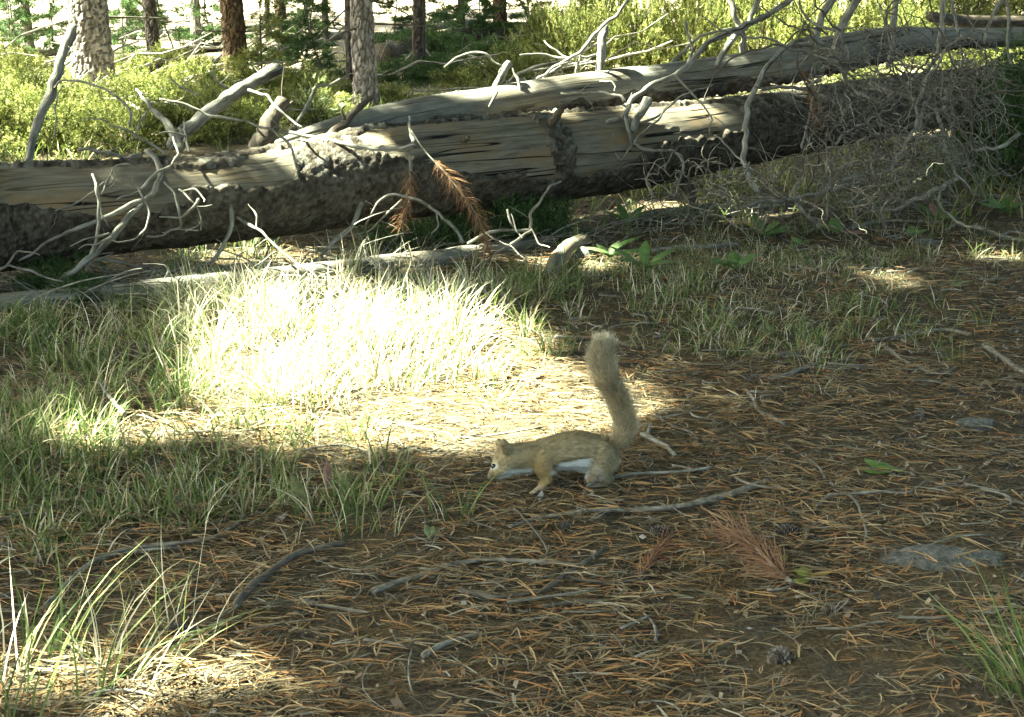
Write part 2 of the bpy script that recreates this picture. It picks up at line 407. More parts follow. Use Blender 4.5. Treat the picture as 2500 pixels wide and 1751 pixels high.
bc = bc * (1 - lich[..., None] * 0.7) + lich[..., None] * 0.7 * np.array([0.24, 0.235, 0.20])
bc = np.clip(bc, 0.022, 0.5)
mk('bark', Vb.reshape(-1, 3) - C[0], Fb, M['bark'], loga, col=bc.reshape(-1, 3), axc=A.reshape(-1, 3))

LOGB = [(660, 358, 3.92, 8), (720, 342, 3.98, 17), (800, 323, 4.05, 28), (1000, 281, 4.25, 37), (1200, 256, 4.45, 41), (1400, 224, 4.65, 41), (1600, 201, 4.9, 41),
        (1800, 176, 5.15, 42), (2000, 138, 5.4, 42), (2150, 108, 5.6, 38), (2300, 93, 5.85, 24), (2420, 90, 6.0, 20), (2700, 88, 6.3, 20)]
C, rad, pxs = path3(LOGB, 300)
logb = empty('fallen_log', 'smooth grey barkless log lying on top of the thicker log', 'log', C[0])
def dispB(s_, t_): return -0.004 * (1 - sm(np.abs(vn(np.stack([s_ * 1.0, np.cos(t_) * 3.2, np.sin(t_) * 3.2], -1), 81)), 0, 0.05))
V, Fc, A = tube(C, rad, 56, 0.05, 10, 83, True, dispB); mk('wood', V - C[0], Fc, M['logb'], logb, axc=A)
# crumbs of bark left along its underside
D, th, s = seglog(C, rad, 72)
Q = C[:, None] + D * rad[:, None, None]
TH2 = np.degrees(np.arccos(np.clip(np.cos(th), -1, 1)))[None] + 0 * s[:, None]
mask = (TH2 - 108) / 30 + 0.9 * fbm(Q * 13, 3, 85); cover = sm(mask, 0, 0.3)
f1, f2, cid = worley(Q * 60, 87)
Vb = C[:, None] + D * (rad[:, None] - 0.004 + cover * (0.006 + 0.016 * cid * sm(f2 - f1, 0, 0.3)))[..., None]
ii = np.arange(len(C) - 1)[:, None] * 72; jj = np.arange(72)[None]; kk = (jj + 1) % 72
Fl = np.stack([ii + jj, ii + kk, ii + 72 + kk, ii + 72 + jj], -1).reshape(-1, 4)
keep = (mask > 0.0).reshape(-1)
bc = np.clip(np.array([0.10, 0.088, 0.075]) + (cid[..., None] - 0.4) * 0.12, 0.02, 0.5)
A = np.stack([s[:, None] + 0 * TH2, rad[:, None] * np.cos(th)[None], rad[:, None] * np.sin(th)[None]], -1)
mk('bark', Vb.reshape(-1, 3) - C[0], Fl[keep[Fl].any(1)], M['bark'], logb, col=bc.reshape(-1, 3), axc=A.reshape(-1, 3))

LOGC = [(-300, 775, None, 24), (0, 742, None, 25), (160, 728, None, 25), (330, 712, None, 26), (480, 697, None, 26), (650, 680, None, 25), (800, 662, None, 24), (960, 643, None, 23), (1100, 628, None, 21), (1230, 607, None, 19), (1335, 592, None, 17)]
spec = []
for a, b, y, r in LOGC:
    g = G(a, b + r * 0.8); spec.append((a, b, g[1] + 0.02, r))
C, rad, pxs = path3(spec, 160)
V, Fc, A = tube(C, rad, 32, 0.06, 14, 91, True, dispB)
o = mk('fallen_pole', V - C[0], Fc, M['logb'], axc=A); o.location = C[0]
tag(o, 'slim grey fallen pole lying on the ground in front of the thick log', 'log')
C, rad, pxs = path3([(2270, 40, 6.5, 11), (2330, 50, 6.6, 14), (2420, 54, 6.7, 15), (2800, 60, 7.0, 16)], 60)
V, Fc, A = tube(C, rad, 24, 0.06, 14, 93); o = mk('fallen_pole', V - C[0], Fc, M['stub'], axc=A); o.location = C[0]
tag(o, 'dark pole running off the top right edge above the smooth grey log', 'log')

# ------------------------------------------------------------------ dead boughs and twigs on the logs
def limb(acc_or_parent, name, pts, Y0, Y1, r0, r1, mat='grey', seg=8, rough=0.2, seed=0, origin=(0, 0, 0), jit=0.0, spurs=1.0):
    """one dead limb through picture points at real distances, a little crooked, with short side spurs"""
    pts = np.array(pts, float); n = max(10, 8 * len(pts)); rl = np.random.default_rng(seed + 7000)
    Y = np.linspace(Y0, Y1, len(pts)); q = np.column_stack([pts, Y])
    c = catmull(q, n); tl = np.linspace(0, len(q) - 1, n); c = 0.5 * c + 0.5 * np.stack([np.interp(tl, np.arange(len(q)), q[:, k]) for k in range(3)], -1); Cc = np.array([P(a, b, y) for a, b, y in c])
    if jit: Cc = Cc + jit * np.stack([vn(Cc * 9 + k * 31, seed + k) + 0.7 * vn(Cc * 34 + k * 17, seed + 5 + k) for k in range(3)], -1)
    rr = np.linspace(r0, r1, n) * mpp(c[:, 2]) * (1 + 0.16 * vn(Cc * 26, seed + 3))
    rr[-1] *= 0.55; rr[0] *= 0.8
    acc = Acc(); V, Fc, A = tube(Cc, rr, seg, rough, 70, seed); acc.add(V, Fc, axc=A)
    Lm = np.linalg.norm(np.diff(Cc, axis=0), axis=1).sum(); T = np.gradient(Cc, axis=0)
    for _ in range(int(spurs * (Lm / 0.10) * rl.uniform(0.6, 1.3))):
        k = int(rl.integers(1, n - 1)); d = rl.normal(size=3); t = T[k] / (np.linalg.norm(T[k]) + 1e-9); d = d - (d @ t) * t; d /= np.linalg.norm(d) + 1e-9
        d = d + t * rl.uniform(0.2, 1.0); L = rl.uniform(0.012, 0.05) * (1.6 if rl.random() < 0.2 else 1); p0 = Cc[k]; p1 = p0 + d * L * 0.5; p2 = p0 + d * L + rl.normal(size=3) * L * 0.25
        rb = min(rr[k] * 0.5, 0.0028) * rl.uniform(0.5, 1.0); V, Fc, A = tube(catmull(np.array([p0, p1, p2]), 5), np.linspace(rb, rb * 0.4, 5), 5, cap=False); acc.add(V, Fc, axc=A)
    return acc.build(name, M[mat], acc_or_parent, origin)
LIMBS = {}
def bough(key, name, label, cat, px, parts, mat='grey', group=None, Yb=None, pname='branch'):
    y = logY(px) if Yb is None else Yb
    first = parts[0]; org = P(first[0][0][0], first[0][0][1], y + first[1])
    e = empty(name, label, cat, org, group)
    for k, (pts, d0, d1, r0, r1) in enumerate(parts):
        limb(e, pname if k else 'main_limb', pts, y + d0, y + d1, r0 * (0.9 if r0 > 9 else 0.8), r1 * (0.9 if r0 > 9 else 0.75), mat if r0 > 4.4 or mat != 'grey' else 'twig', 12 if r0 > 9 else 9, 0.2, k + int(px), org, jit=0.008)
    return e
fr = -0.16
bough('l1', 'dead_bough', 'forked bleached dead bough sweeping down over the left end of the thick log', 'branch', 380, [
    ([(352, 372), (378, 385), (398, 424), (382, 468), (335, 513), (290, 557), (250, 605), (193, 646), (144, 691), (104, 728), (58, 752), (0, 780)], 0.02, -0.50, 9, 11),
    ([(189, 360), (241, 367), (307, 382), (352, 376)], -0.02, 0.02, 4, 9),
    ([(418, 405), (370, 435), (341, 461), (281, 483)], -0.10, -0.16, 5, 3),
    ([(348, 487), (252, 531), (144, 576), (44, 631)], -0.18, -0.30, 8, 4),
    ([(222, 424), (237, 461), (242, 505), (237, 557), (231, 602), (211, 661)], -0.22, -0.30, 4, 7),
    ([(418, 335), (429, 376), (418, 405)], -0.02, -0.10, 3, 4),
    ([(341, 461), (355, 491), (363, 528), (359, 557), (333, 587), (300, 596), (275, 590)], -0.16, -0.27, 4, 2.5),
    ([(170, 598), (222, 583), (267, 572)], -0.33, -0.29, 2.5, 4),
    ([(188, 607), (232, 592), (270, 576)], -0.32, -0.29, 2, 3.5),
    ([(341, 405), (315, 398), (289, 402), (274, 424), (259, 450), (246, 482)], -0.10, -0.2, 3, 2.5),
    ([(289, 402), (276, 440), (270, 455), (290, 438)], -0.12, -0.16, 2.5, 1.6),
    ([(255, 446), (220, 475), (185, 498), (150, 512), (122, 520)], -0.18, -0.24, 3, 1.8),
    ([(242, 505), (255, 530), (268, 552)], -0.24, -0.26, 3.5, 2),
    ([(22, 652), (30, 640), (45, 618), (70, 610), (100, 620)], -0.35, -0.38, 4, 2),
    ([(0, 660), (22, 652), (70, 665), (120, 682), (150, 690)], -0.36, -0.40, 4.5, 2.5),
    ([(60, 752), (85, 780), (60, 800), (40, 830)], -0.50, -0.60, 7, 3),
])
bough('l2', 'dead_bough', 'thick snapped limb pointing up right with a sunlit top side and dark underside', 'branch', 450, [
    ([(420, 362), (440, 335), (480, 298), (555, 237), (615, 195), (676, 160)], 0.05, 0.38, 17, 17),
    ([(328, 219), (360, 250), (392, 284), (420, 318), (436, 360)], 0.25, 0.03, 4, 14),
    ([(396, 243), (444, 247), (518, 278), (611, 300), (685, 334), (715, 371), (729, 422)], -0.08, -0.02, 3.5, 5),
    ([(267, 304), (326, 322), (370, 345), (415, 371)], -0.10, -0.03, 3, 5),
    ([(200, 288), (240, 296), (267, 304)], -0.12, -0.10, 2, 3),
    ([(510, 175), (530, 205), (552, 222)], 0.15, 0.22, 3, 5),
    ([(415, 190), (440, 208), (488, 235)], 0.1, 0.12, 2.5, 4),
    ([(490, 275), (540, 245), (570, 228)], 0.02, 0.06, 2, 3),
    ([(463, 370), (455, 330), (452, 290)], 0.0, 0.05, 5, 2),
    ([(388, 330), (412, 322), (450, 330), (455, 350)], -0.04, 0.0, 3, 3),
    ([(330, 335), (350, 290), (362, 268)], -0.05, 0.03, 3.5, 2),
    ([(610, 220), (650, 228), (680, 256), (740, 318)], 0.2, 0.1, 5, 3),
])
bough('l3', 'leaning_pole', 'bleached pole leaning upright behind the left end of the thick log', 'branch', 100, [
    ([(66, 405), (80, 345), (100, 267), (137, 189), (181, 67)], 0.24, 0.42, 11, 13),
    ([(137, 205), (132, 190), (134, 180)], 0.38, 0.38, 8, 3),
    ([(130, 212), (159, 197), (200, 200), (259, 219), (296, 248), (315, 285), (317, 310)], 0.30, 0.18, 2.5, 4),
    ([(150, 205), (138, 240), (131, 290), (128, 341)], 0.28, 0.25, 2, 2.5),
])
bough('l4', 'dead_bough', 'curled twiggy branch hanging on the shaded bark right of the sweeping bough', 'branch', 440, [
    ([(405, 440), (433, 472), (444, 524), (437, 554), (400, 580), (359, 580)], -0.14, -0.22, 4.5, 2.5),
    ([(437, 465), (463, 483), (481, 517), (489, 565)], -0.16, -0.2, 3.5, 2),
    ([(385, 531), (437, 533), (474, 513), (489, 488)], -0.2, -0.18, 3, 5),
    ([(441, 468), (481, 462), (500, 487), (498, 495)], -0.15, -0.2, 3, 2),
    ([(485, 535), (465, 556), (450, 566)], -0.19, -0.2, 2.5, 1.5),
    ([(400, 568), (430, 558), (490, 563)], -0.2, -0.2, 2, 2),
])
bough('l5', 'dead_bough', 'S shaped grey branch bending from the bark down to the fallen pole', 'branch', 560, [
    ([(557, 476), (574, 524), (568, 572), (552, 605), (518, 639), (470, 661), (407, 665), (333, 654), (241, 628)], -0.12, -0.24, 7, 4),
    ([(576, 529), (626, 561), (678, 605), (729, 646), (777, 676), (850, 742), (905, 780)], -0.13, -0.30, 5, 2.5),
    ([(603, 491), (620, 518), (626, 530), (624, 560)], -0.12, -0.15, 2, 4),
    ([(681, 614), (629, 646), (578, 668), (520, 680)], -0.2, -0.28, 3, 2),
    ([(378, 660), (372, 690), (355, 722), (330, 760)], -0.28, -0.38, 7, 3),
    ([(243, 630), (262, 655), (275, 668)], -0.26, -0.28, 5, 3),
    ([(470, 668), (530, 672), (600, 665)], -0.26, -0.24, 3, 1.5),
    ([(395, 690), (420, 680), (460, 670)], -0.3, -0.27, 4, 3),
])
bough('l6', 'dead_bough', 'pale curved branch leaning from the bark onto the sunlit stretch of pole', 'branch', 850, [
    ([(878, 474), (876, 517), (858, 557), (818, 591), (793, 620), (770, 642), (733, 652)], -0.10, -0.3, 8, 6),
    ([(889, 565), (941, 520), (985, 485)], -0.14, -0.14, 2.5, 4),
    ([(893, 546), (922, 502), (948, 483), (996, 483), (1037, 498), (1074, 528), (1107, 557), (1133, 594)], -0.15, -0.2, 3, 6),
    ([(1045, 503), (1062, 515), (1066, 545), (1050, 568)], -0.2, -0.24, 3.5, 2),
    ([(800, 576), (840, 572), (889, 565)], -0.15, -0.14, 2, 2.5),
])
bough('l7', 'dead_bough', 'arching bleached twigs above the right end of the slim fallen pole', 'branch', 1250, [
    ([(1141, 598), (1189, 572), (1244, 565), (1300, 557)], -0.4, -0.40, 4.5, 5),
    ([(1300, 557), (1300, 517), (1348, 457), (1372, 449)], -0.4, -0.3, 5, 3),
    ([(1300, 561), (1226, 609), (1152, 665)], -0.4, -0.62, 5, 3.5),
    ([(1192, 572), (1244, 605), (1311, 654)], -0.42, -0.55, 3, 2.5),
    ([(1237, 513), (1252, 557), (1274, 587)], -0.42, -0.45, 4, 2),
    ([(1245, 522), (1262, 565)], -0.42, -0.45, 2.5, 2),
    ([(1300, 560), (1318, 590), (1345, 600)], -0.4, -0.45, 3, 2),
])
bough('l8', 'dead_bough', 'long thin limb lying along the middle of the thick log', 'branch', 850, [
    ([(688, 322), (740, 330), (800, 339), (856, 352), (911, 360), (967, 365), (1012, 354)], -0.05, -0.19, 5, 8),
    ([(996, 280), (1004, 322), (1015, 345)], -0.06, -0.14, 4, 6),
    ([(990, 360), (1003, 380), (1000, 420)], -0.16, -0.17, 4, 3),
])
bough('l9', 'bark_covered_stub', 'short thick bark covered stub standing on the log left of centre', 'branch', 670, [
    ([(622, 372), (642, 332), (660, 300), (678, 268), (696, 243)], 0.03, 0.12, 30, 17),
    ([(700, 262), (712, 250), (722, 246)], 0.1, 0.12, 5, 2)], 'stub')
bough('l10', 'dead_bough', 'dark crooked snag pointing up right where the smooth log begins', 'branch', 850, [
    ([(800, 338), (822, 312), (856, 278), (885, 252), (911, 235)], 0.02, 0.12, 13, 6),
    ([(838, 290), (832, 270), (842, 258)], 0.05, 0.08, 5, 2)], 'stub')
yb = lambda px: float(np.interp(px, [r[0] for r in LOGB], [r[2] for r in LOGB]))
bough('l11', 'broken_post', 'grey broken branch stub standing on the smooth log beside an arching twig', 'branch', 1215, [
    ([(1211, 240), (1216, 205), (1230, 175), (1245, 152)], 0.0, 0.03, 10, 10),
    ([(1085, 169), (1118, 141), (1150, 135), (1185, 137), (1226, 165)], 0.0, 0.02, 3, 3.5),
    ([(1248, 165), (1258, 185), (1267, 200), (1266, 230)], 0.02, 0.0, 3, 6),
    ([(1212, 225), (1200, 250), (1185, 285), (1176, 300)], -0.09, -0.1, 3.5, 2)], 'grey', None, yb(1215))
bough('l12', 'broken_post', 'white sunlit upright stake on the smooth log with a fan of bleached twigs', 'branch', 1460, [
    ([(1455, 212), (1464, 180), (1467, 122), (1475, 62)], 0.0, 0.05, 13, 10),
    ([(1311, 193), (1355, 163), (1411, 130), (1448, 86), (1503, 41), (1560, -40)], -0.05, 0.02, 4, 6),
    ([(1266, 137), (1318, 134), (1392, 145)], -0.04, 0.0, 2.5, 4),
    ([(1459, 137), (1392, 145), (1348, 193)], 0.02, -0.05, 4, 3),
    ([(1318, 219), (1333, 186), (1403, 141)], 0.0, 0.0, 3.5, 4),
    ([(1330, 100), (1350, 118), (1392, 143)], 0.06, 0.0, 2, 3),
    ([(1402, 198), (1410, 165), (1418, 130)], 0.0, 0.0, 4, 3)], 'grey', None, yb(1460))
bough('l13', 'broken_stub', 'tiny white spike sticking up from the smooth log', 'branch', 1115, [
    ([(1114, 248), (1115, 236), (1115, 222)], 0.0, 0.0, 6, 4)], 'grey', None, yb(1115))
bough('l13b', 'broken_stub', 'tiny slanting spike on the smooth log near its thin end', 'branch', 1035, [
    ([(1047, 256), (1038, 246), (1027, 233)], 0.0, 0.0, 4, 2.5)], 'grey', None, yb(1035))
bough('l14', 'broken_stub', 'knobbly brown stub with a tan broken tip on the bare middle of the log', 'branch', 1350, [
    ([(1330, 322), (1345, 300), (1360, 285), (1368, 268), (1375, 250)], -0.10, -0.18, 15, 8)], 'stub')
bough('l14b', 'broken_stub', 'short dark peg on the bare wood right of the hanging orange sprig', 'branch', 1135, [
    ([(1130, 356), (1136, 346), (1142, 340)], -0.13, -0.16, 8, 6)], 'stub')
bough('l15', 'dead_bough', 'long limb rising to the upper right from a knot of twigs on the log', 'branch', 1540, [
    ([(1520, 290), (1536, 252), (1577, 219), (1650, 186), (1724, 111), (1798, 71), (1857, 43), (2010, -50)], -0.14, 0.15, 7, 10),
    ([(1381, 333), (1437, 326), (1478, 304), (1515, 289)], -0.2, -0.16, 5, 7),
    ([(1540, 252), (1526, 289), (1540, 326), (1544, 348), (1577, 367), (1648, 369)], -0.16, -0.22, 6, 4),
    ([(1580, 236), (1562, 282), (1542, 325)], -0.12, -0.17, 13, 9),
    ([(1503, 326), (1492, 360), (1507, 389), (1540, 356)], -0.2, -0.22, 3.5, 3),
    ([(1366, 230), (1429, 232), (1496, 230), (1533, 248)], -0.06, -0.13, 4, 6),
    ([(1466, 205), (1492, 198), (1505, 212), (1500, 225)], 0.0, -0.04, 3.5, 2),
    ([(1655, 240), (1620, 275), (1580, 320), (1545, 350)], -0.14, -0.2, 4, 3),
    ([(1648, 369), (1668, 395), (1652, 450), (1648, 480)], -0.22, -0.4, 5, 3),
    ([(1650, 195), (1680, 160), (1690, 120), (1670, 50)], 0.0, 0.1, 5, 4),
    ([(1655, 185), (1700, 240), (1735, 290), (1730, 330)], -0.1, -0.2, 4, 2.5),
    ([(1475, 385), (1480, 410), (1487, 400)], -0.22, -0.22, 3, 1.5),
    ([(1560, 300), (1600, 285), (1640, 250), (1700, 215), (1740, 205)], -0.15, -0.1, 4, 2.5),
])
bough('l16', 'dead_bough', 'dark prop like stub under the thick log reaching the ground right of centre', 'branch', 1680, [
    ([(1650, 400), (1672, 430), (1688, 480), (1690, 520)], -0.02, -0.10, 20, 15)], 'stub')

# ---- the tangle of dead branches at the right
tang_org = P(2180, 520, 4.4)
tang = empty('fallen_treetop', 'big tangle of grey dead twigs and boughs in front of the logs at upper right', 'branches', tang_org)
TG = [
    ([(1850, 470), (1822, 400), (1813, 345), (1818, 289), (1835, 230), (1861, 178), (1902, 130), (1946, 102), (1983, 100), (2020, 119), (2050, 156), (2068, 204)], 4.0, 4.6, 9, 6),
    ([(1750, 160), (1765, 130), (1783, 97), (1825, 55), (1880, -60)], 4.95, 5.0, 10, 9),
    ([(1765, -50), (1815, 78), (1820, 130)], 5.0, 5.0, 8, 10),
    ([(2038, 150), (2044, 110), (2056, 70), (2120, -60)], 5.0, 5.0, 15, 14),
    ([(1976, 105), (2005, 52), (2060, -50)], 5.2, 5.3, 11, 11),
    ([(2005, 175), (2035, 126), (2060, 80)], 4.9, 4.95, 6, 7),
    ([(2200, -60), (2180, 104), (2163, 160)], 5.3, 5.2, 10, 9),
    ([(2310, -60), (2292, 86), (2289, 134), (2261, 171), (2202, 211)], 4.7, 4.5, 8, 6),
    ([(2264, 171), (2257, 208), (2246, 240)], 4.6, 4.5, 8, 7),
    ([(2300, 215), (2309, 240), (2300, 262), (2261, 289), (2244, 322)], 4.5, 4.4, 5, 9),
    ([(2176, 418), (2194, 374), (2216, 334), (2242, 289), (2252, 250)], 4.2, 4.4, 5, 7),
    ([(2257, 241), (2287, 274), (2302, 326), (2309, 374), (2335, 426), (2387, 478)], 4.4, 4.2, 6, 4),
    ([(2120, 512), (2183, 508), (2228, 482), (2279, 459), (2338, 435)], 4.3, 4.3, 5, 10),
    ([(2010, 460), (2031, 452), (2080, 436), (2110, 430)], 4.4, 4.4, 9, 8),
    ([(2042, 358), (2013, 363), (2015, 404), (2050, 415), (2113, 400), (2180, 370)], 4.3, 4.3, 4, 4),
    ([(2068, 204), (2094, 230), (2150, 245), (2176, 222)], 4.6, 4.5, 6, 4),
    ([(1865, 214), (1909, 211), (1965, 215), (2009, 189)], 4.7, 4.75, 5, 7),
    ([(2090, 210), (2150, 215), (2200, 232), (2250, 240)], 4.6, 4.5, 9, 6),
    ([(2000, 560), (1950, 500), (1930, 470), (1960, 430)], 4.2, 4.4, 6, 4),
    ([(1830, 500), (1900, 486), (1960, 480), (2050, 455), (2100, 445)], 4.2, 4.3, 8, 6),
    ([(1742, 330), (1790, 380), (1850, 420), (1900, 470)], 4.4, 4.2, 3, 3),
    ([(1960, 360), (1975, 300), (1985, 250), (2010, 200)], 4.5, 4.6, 4, 3),
    ([(2040, 355), (2060, 320), (2110, 300), (2170, 262), (2210, 225)], 4.3, 4.5, 4, 3),
    ([(2310, -20), (2345, 80), (2360, 105)], 5.4, 5.3, 5, 4), ([(2450, -10), (2410, 80), (2405, 105)], 5.4, 5.3, 6, 4), ([(2455, -60), (2463, 100), (2468, 165)], 5.3, 5.2, 5, 4),
    ([(2310, 340), (2240, 338), (2180, 334), (2120, 330)], 4.3, 4.3, 5, 4),
    ([(2400, 560), (2330, 540), (2290, 500), (2300, 450)], 4.0, 4.2, 5, 3),
    ([(2490, 330), (2440, 360), (2370, 372), (2310, 380)], 4.4, 4.3, 6, 4),
]
for k, (pts, y0, y1, r0, r1) in enumerate(TG):
    limb(tang, 'branch', pts, y0, y1, r0 * 0.8, r1 * 0.7, 'grey' if r0 > 5.5 else 'twig', 9, 0.2, 500 + k, tang_org, jit=0.010)
def wild(cx, cy, sx, sy, Ya, Yb, L, r):
    """one curled twig drooping inside the tangle"""
    px, py = cx + rng.uniform(-1.6, 1.6) * sx, cy + rng.uniform(-1.7, 1.3) * sy; a = rng.normal(0.9, 0.8) + math.pi * rng.integers(0, 2)
    pts = [(px, py)]; n = rng.integers(4, 8); curl = rng.normal(0, 0.30) + 0.16 * rng.choice((-1, 1))
    for _ in range(n):
        a += curl + rng.normal(0, 0.12); st = L / n * rng.uniform(0.8, 1.2)
        px += st * math.cos(a); py += st * math.sin(a) * 0.9 + st * 0.08
        pts.append((px, py))
    pts = np.array(pts); y0 = rng.uniform(Ya, Yb); Ys = np.linspace(y0, y0 + rng.normal(0, 0.16), len(pts))
    q = catmull(np.column_stack([pts, Ys]), len(pts) * 4)
    Cc = np.array([P(a_, b_, y) for a_, b_, y in q])
    Cc = Cc + 0.010 * np.stack([vn(Cc * 24 + k * 31, 900 + k) for k in range(3)], -1)
    Cc[:, 2] = np.maximum(Cc[:, 2], gh(Cc[:, 0], Cc[:, 1]) + 0.004)
    return Cc, np.linspace(r, r * 0.4, len(Cc)) * mpp(y0)
for k in range(150):
    big = rng.random() < 0.3
    Cc, rr = wild(2200, 265, 125, 115, 4.0, 5.0, rng.uniform(180, 420) if big else rng.uniform(90, 240), rng.uniform(2.2, 3.8) if big else rng.uniform(1.2, 2.3))
    V, Fc, A = tube(Cc, rr, 6, 0.12, 60, k, cap=False)
    mk('twig', V - tang_org, Fc, M['twig'] if rng.random() < 0.35 else M['dtwig'], tang, axc=A)  # mostly dark twigs, putting the tangle's shade into their colour
acc = Acc()
for k in range(760):
    if k < 570: Cc, rr = wild(2210, 310, 140, 115, 4.0, 4.9, rng.uniform(50, 150), rng.uniform(0.8, 1.6))
    else: Cc, rr = wild(1900, 480, 200, 50, 3.6, 4.4, rng.uniform(50, 170), rng.uniform(1.0, 2.4))
    V, Fc, A = tube(Cc, rr, 4, 0, cap=False); acc.add(V, Fc, axc=A)
o = acc.build('fine_twigs', M['stick'], tang, tang_org); o['kind'] = 'stuff'  # darker wood here also carries the shade of the tangle

# ------------------------------------------------------------------ dead pine sprigs with orange needles
def sprig(name, label, pts3, n, L, cols, droop, lo=0.25, rad=0.003, spread=0.7, width=0.0014):
    Cc = catmull(np.array(pts3), 40); org = Cc[0]
    e = empty(name, label, 'twig', org)
    V, Fc, A = tube(Cc, np.linspace(rad, rad * 0.5, 40), 6, 0.1, 60, 3); st = mk('stem', V - org, Fc, M['twig'], e, axc=A)
    t = rng.uniform(lo, 1, n); i = t * 39; i0 = np.minimum(i.astype(int), 38); f = (i - i0)[:, None]
    b = Cc[i0] * (1 - f) + Cc[i0 + 1] * f; T = np.gradient(Cc, axis=0)[i0]; T /= np.linalg.norm(T, axis=1)[:, None]
    d0 = T + spread * unit(n); d1 = d0 + np.array(droop) + 0.25 * unit(n)
    ll = L * rng.uniform(0.6, 1.15, n)
    V, F_, m = ribbons(b, d0, d1, ll, np.full(n, width), 3, vee=0.6)
    c = np.array(cols)[rng.integers(0, len(cols), n)] * rng.uniform(0.7, 1.2, (n, 1))
    mk('needles', V - org, F_, M['needle'], st, col=np.repeat(c, m, 0)); return e
ORG = [(0.30, 0.155, 0.07), (0.24, 0.115, 0.055), (0.37, 0.22, 0.11), (0.18, 0.11, 0.06)]
sprig('dead_pine_sprig', 'long orange brown dead pine sprig hanging from the log down to the pole', [P(1004, 318, 3.8), P(1035, 367, 3.78), P(1085, 420, 3.75), P(1133, 480, 3.72), P(1172, 543, 3.7), P(1190, 610, 3.68)], 460, 0.062, ORG, (-0.15, 0, -0.7), 0.3, 0.003, 1.0)
sprig('dead_pine_sprig', 'short orange dead pine sprig hanging left of the longer one', [P(1002, 367, 3.76), P(1000, 424, 3.75), P(1002, 480, 3.74), P(980, 545, 3.73)], 230, 0.055, ORG, (-0.2, 0, -0.7), 0.25, 0.003, 1.0)
sprig('dead_pine_sprig', 'dull orange dead needles hanging among the right hand tangle', [P(1950, 165, 4.8), P(1975, 200, 4.78), P(1985, 240, 4.76), P(2000, 285, 4.75)], 300, 0.085, [(0.24, 0.12, 0.05), (0.2, 0.1, 0.05)], (0, 0, -0.8), 0.0)
a = [G(1935, 1425, 0.012), G(1890, 1385, 0.02), G(1840, 1335, 0.025), G(1770, 1290, 0.02)]
sprig('dead_pine_sprig', 'fan of reddish brown dead needles lying on the litter at lower right', a, 300, 0.058, [(0.20, 0.115, 0.064), (0.24, 0.14, 0.078), (0.16, 0.09, 0.052)], (-0.7, -0.05, 0.0), 0.05, 0.0035, 0.95, 0.0017)
a = [G(1560, 1410, 0.01), G(1590, 1365, 0.012), G(1620, 1320, 0.012)]
sprig('dead_pine_sprig', 'small tuft of dull orange dead needles on the litter below the long stick', a, 110, 0.055, [(0.24, 0.115, 0.06), (0.27, 0.13, 0.07)], (0.2, -0.3, -0.2), 0.0, 0.002, 0.5)

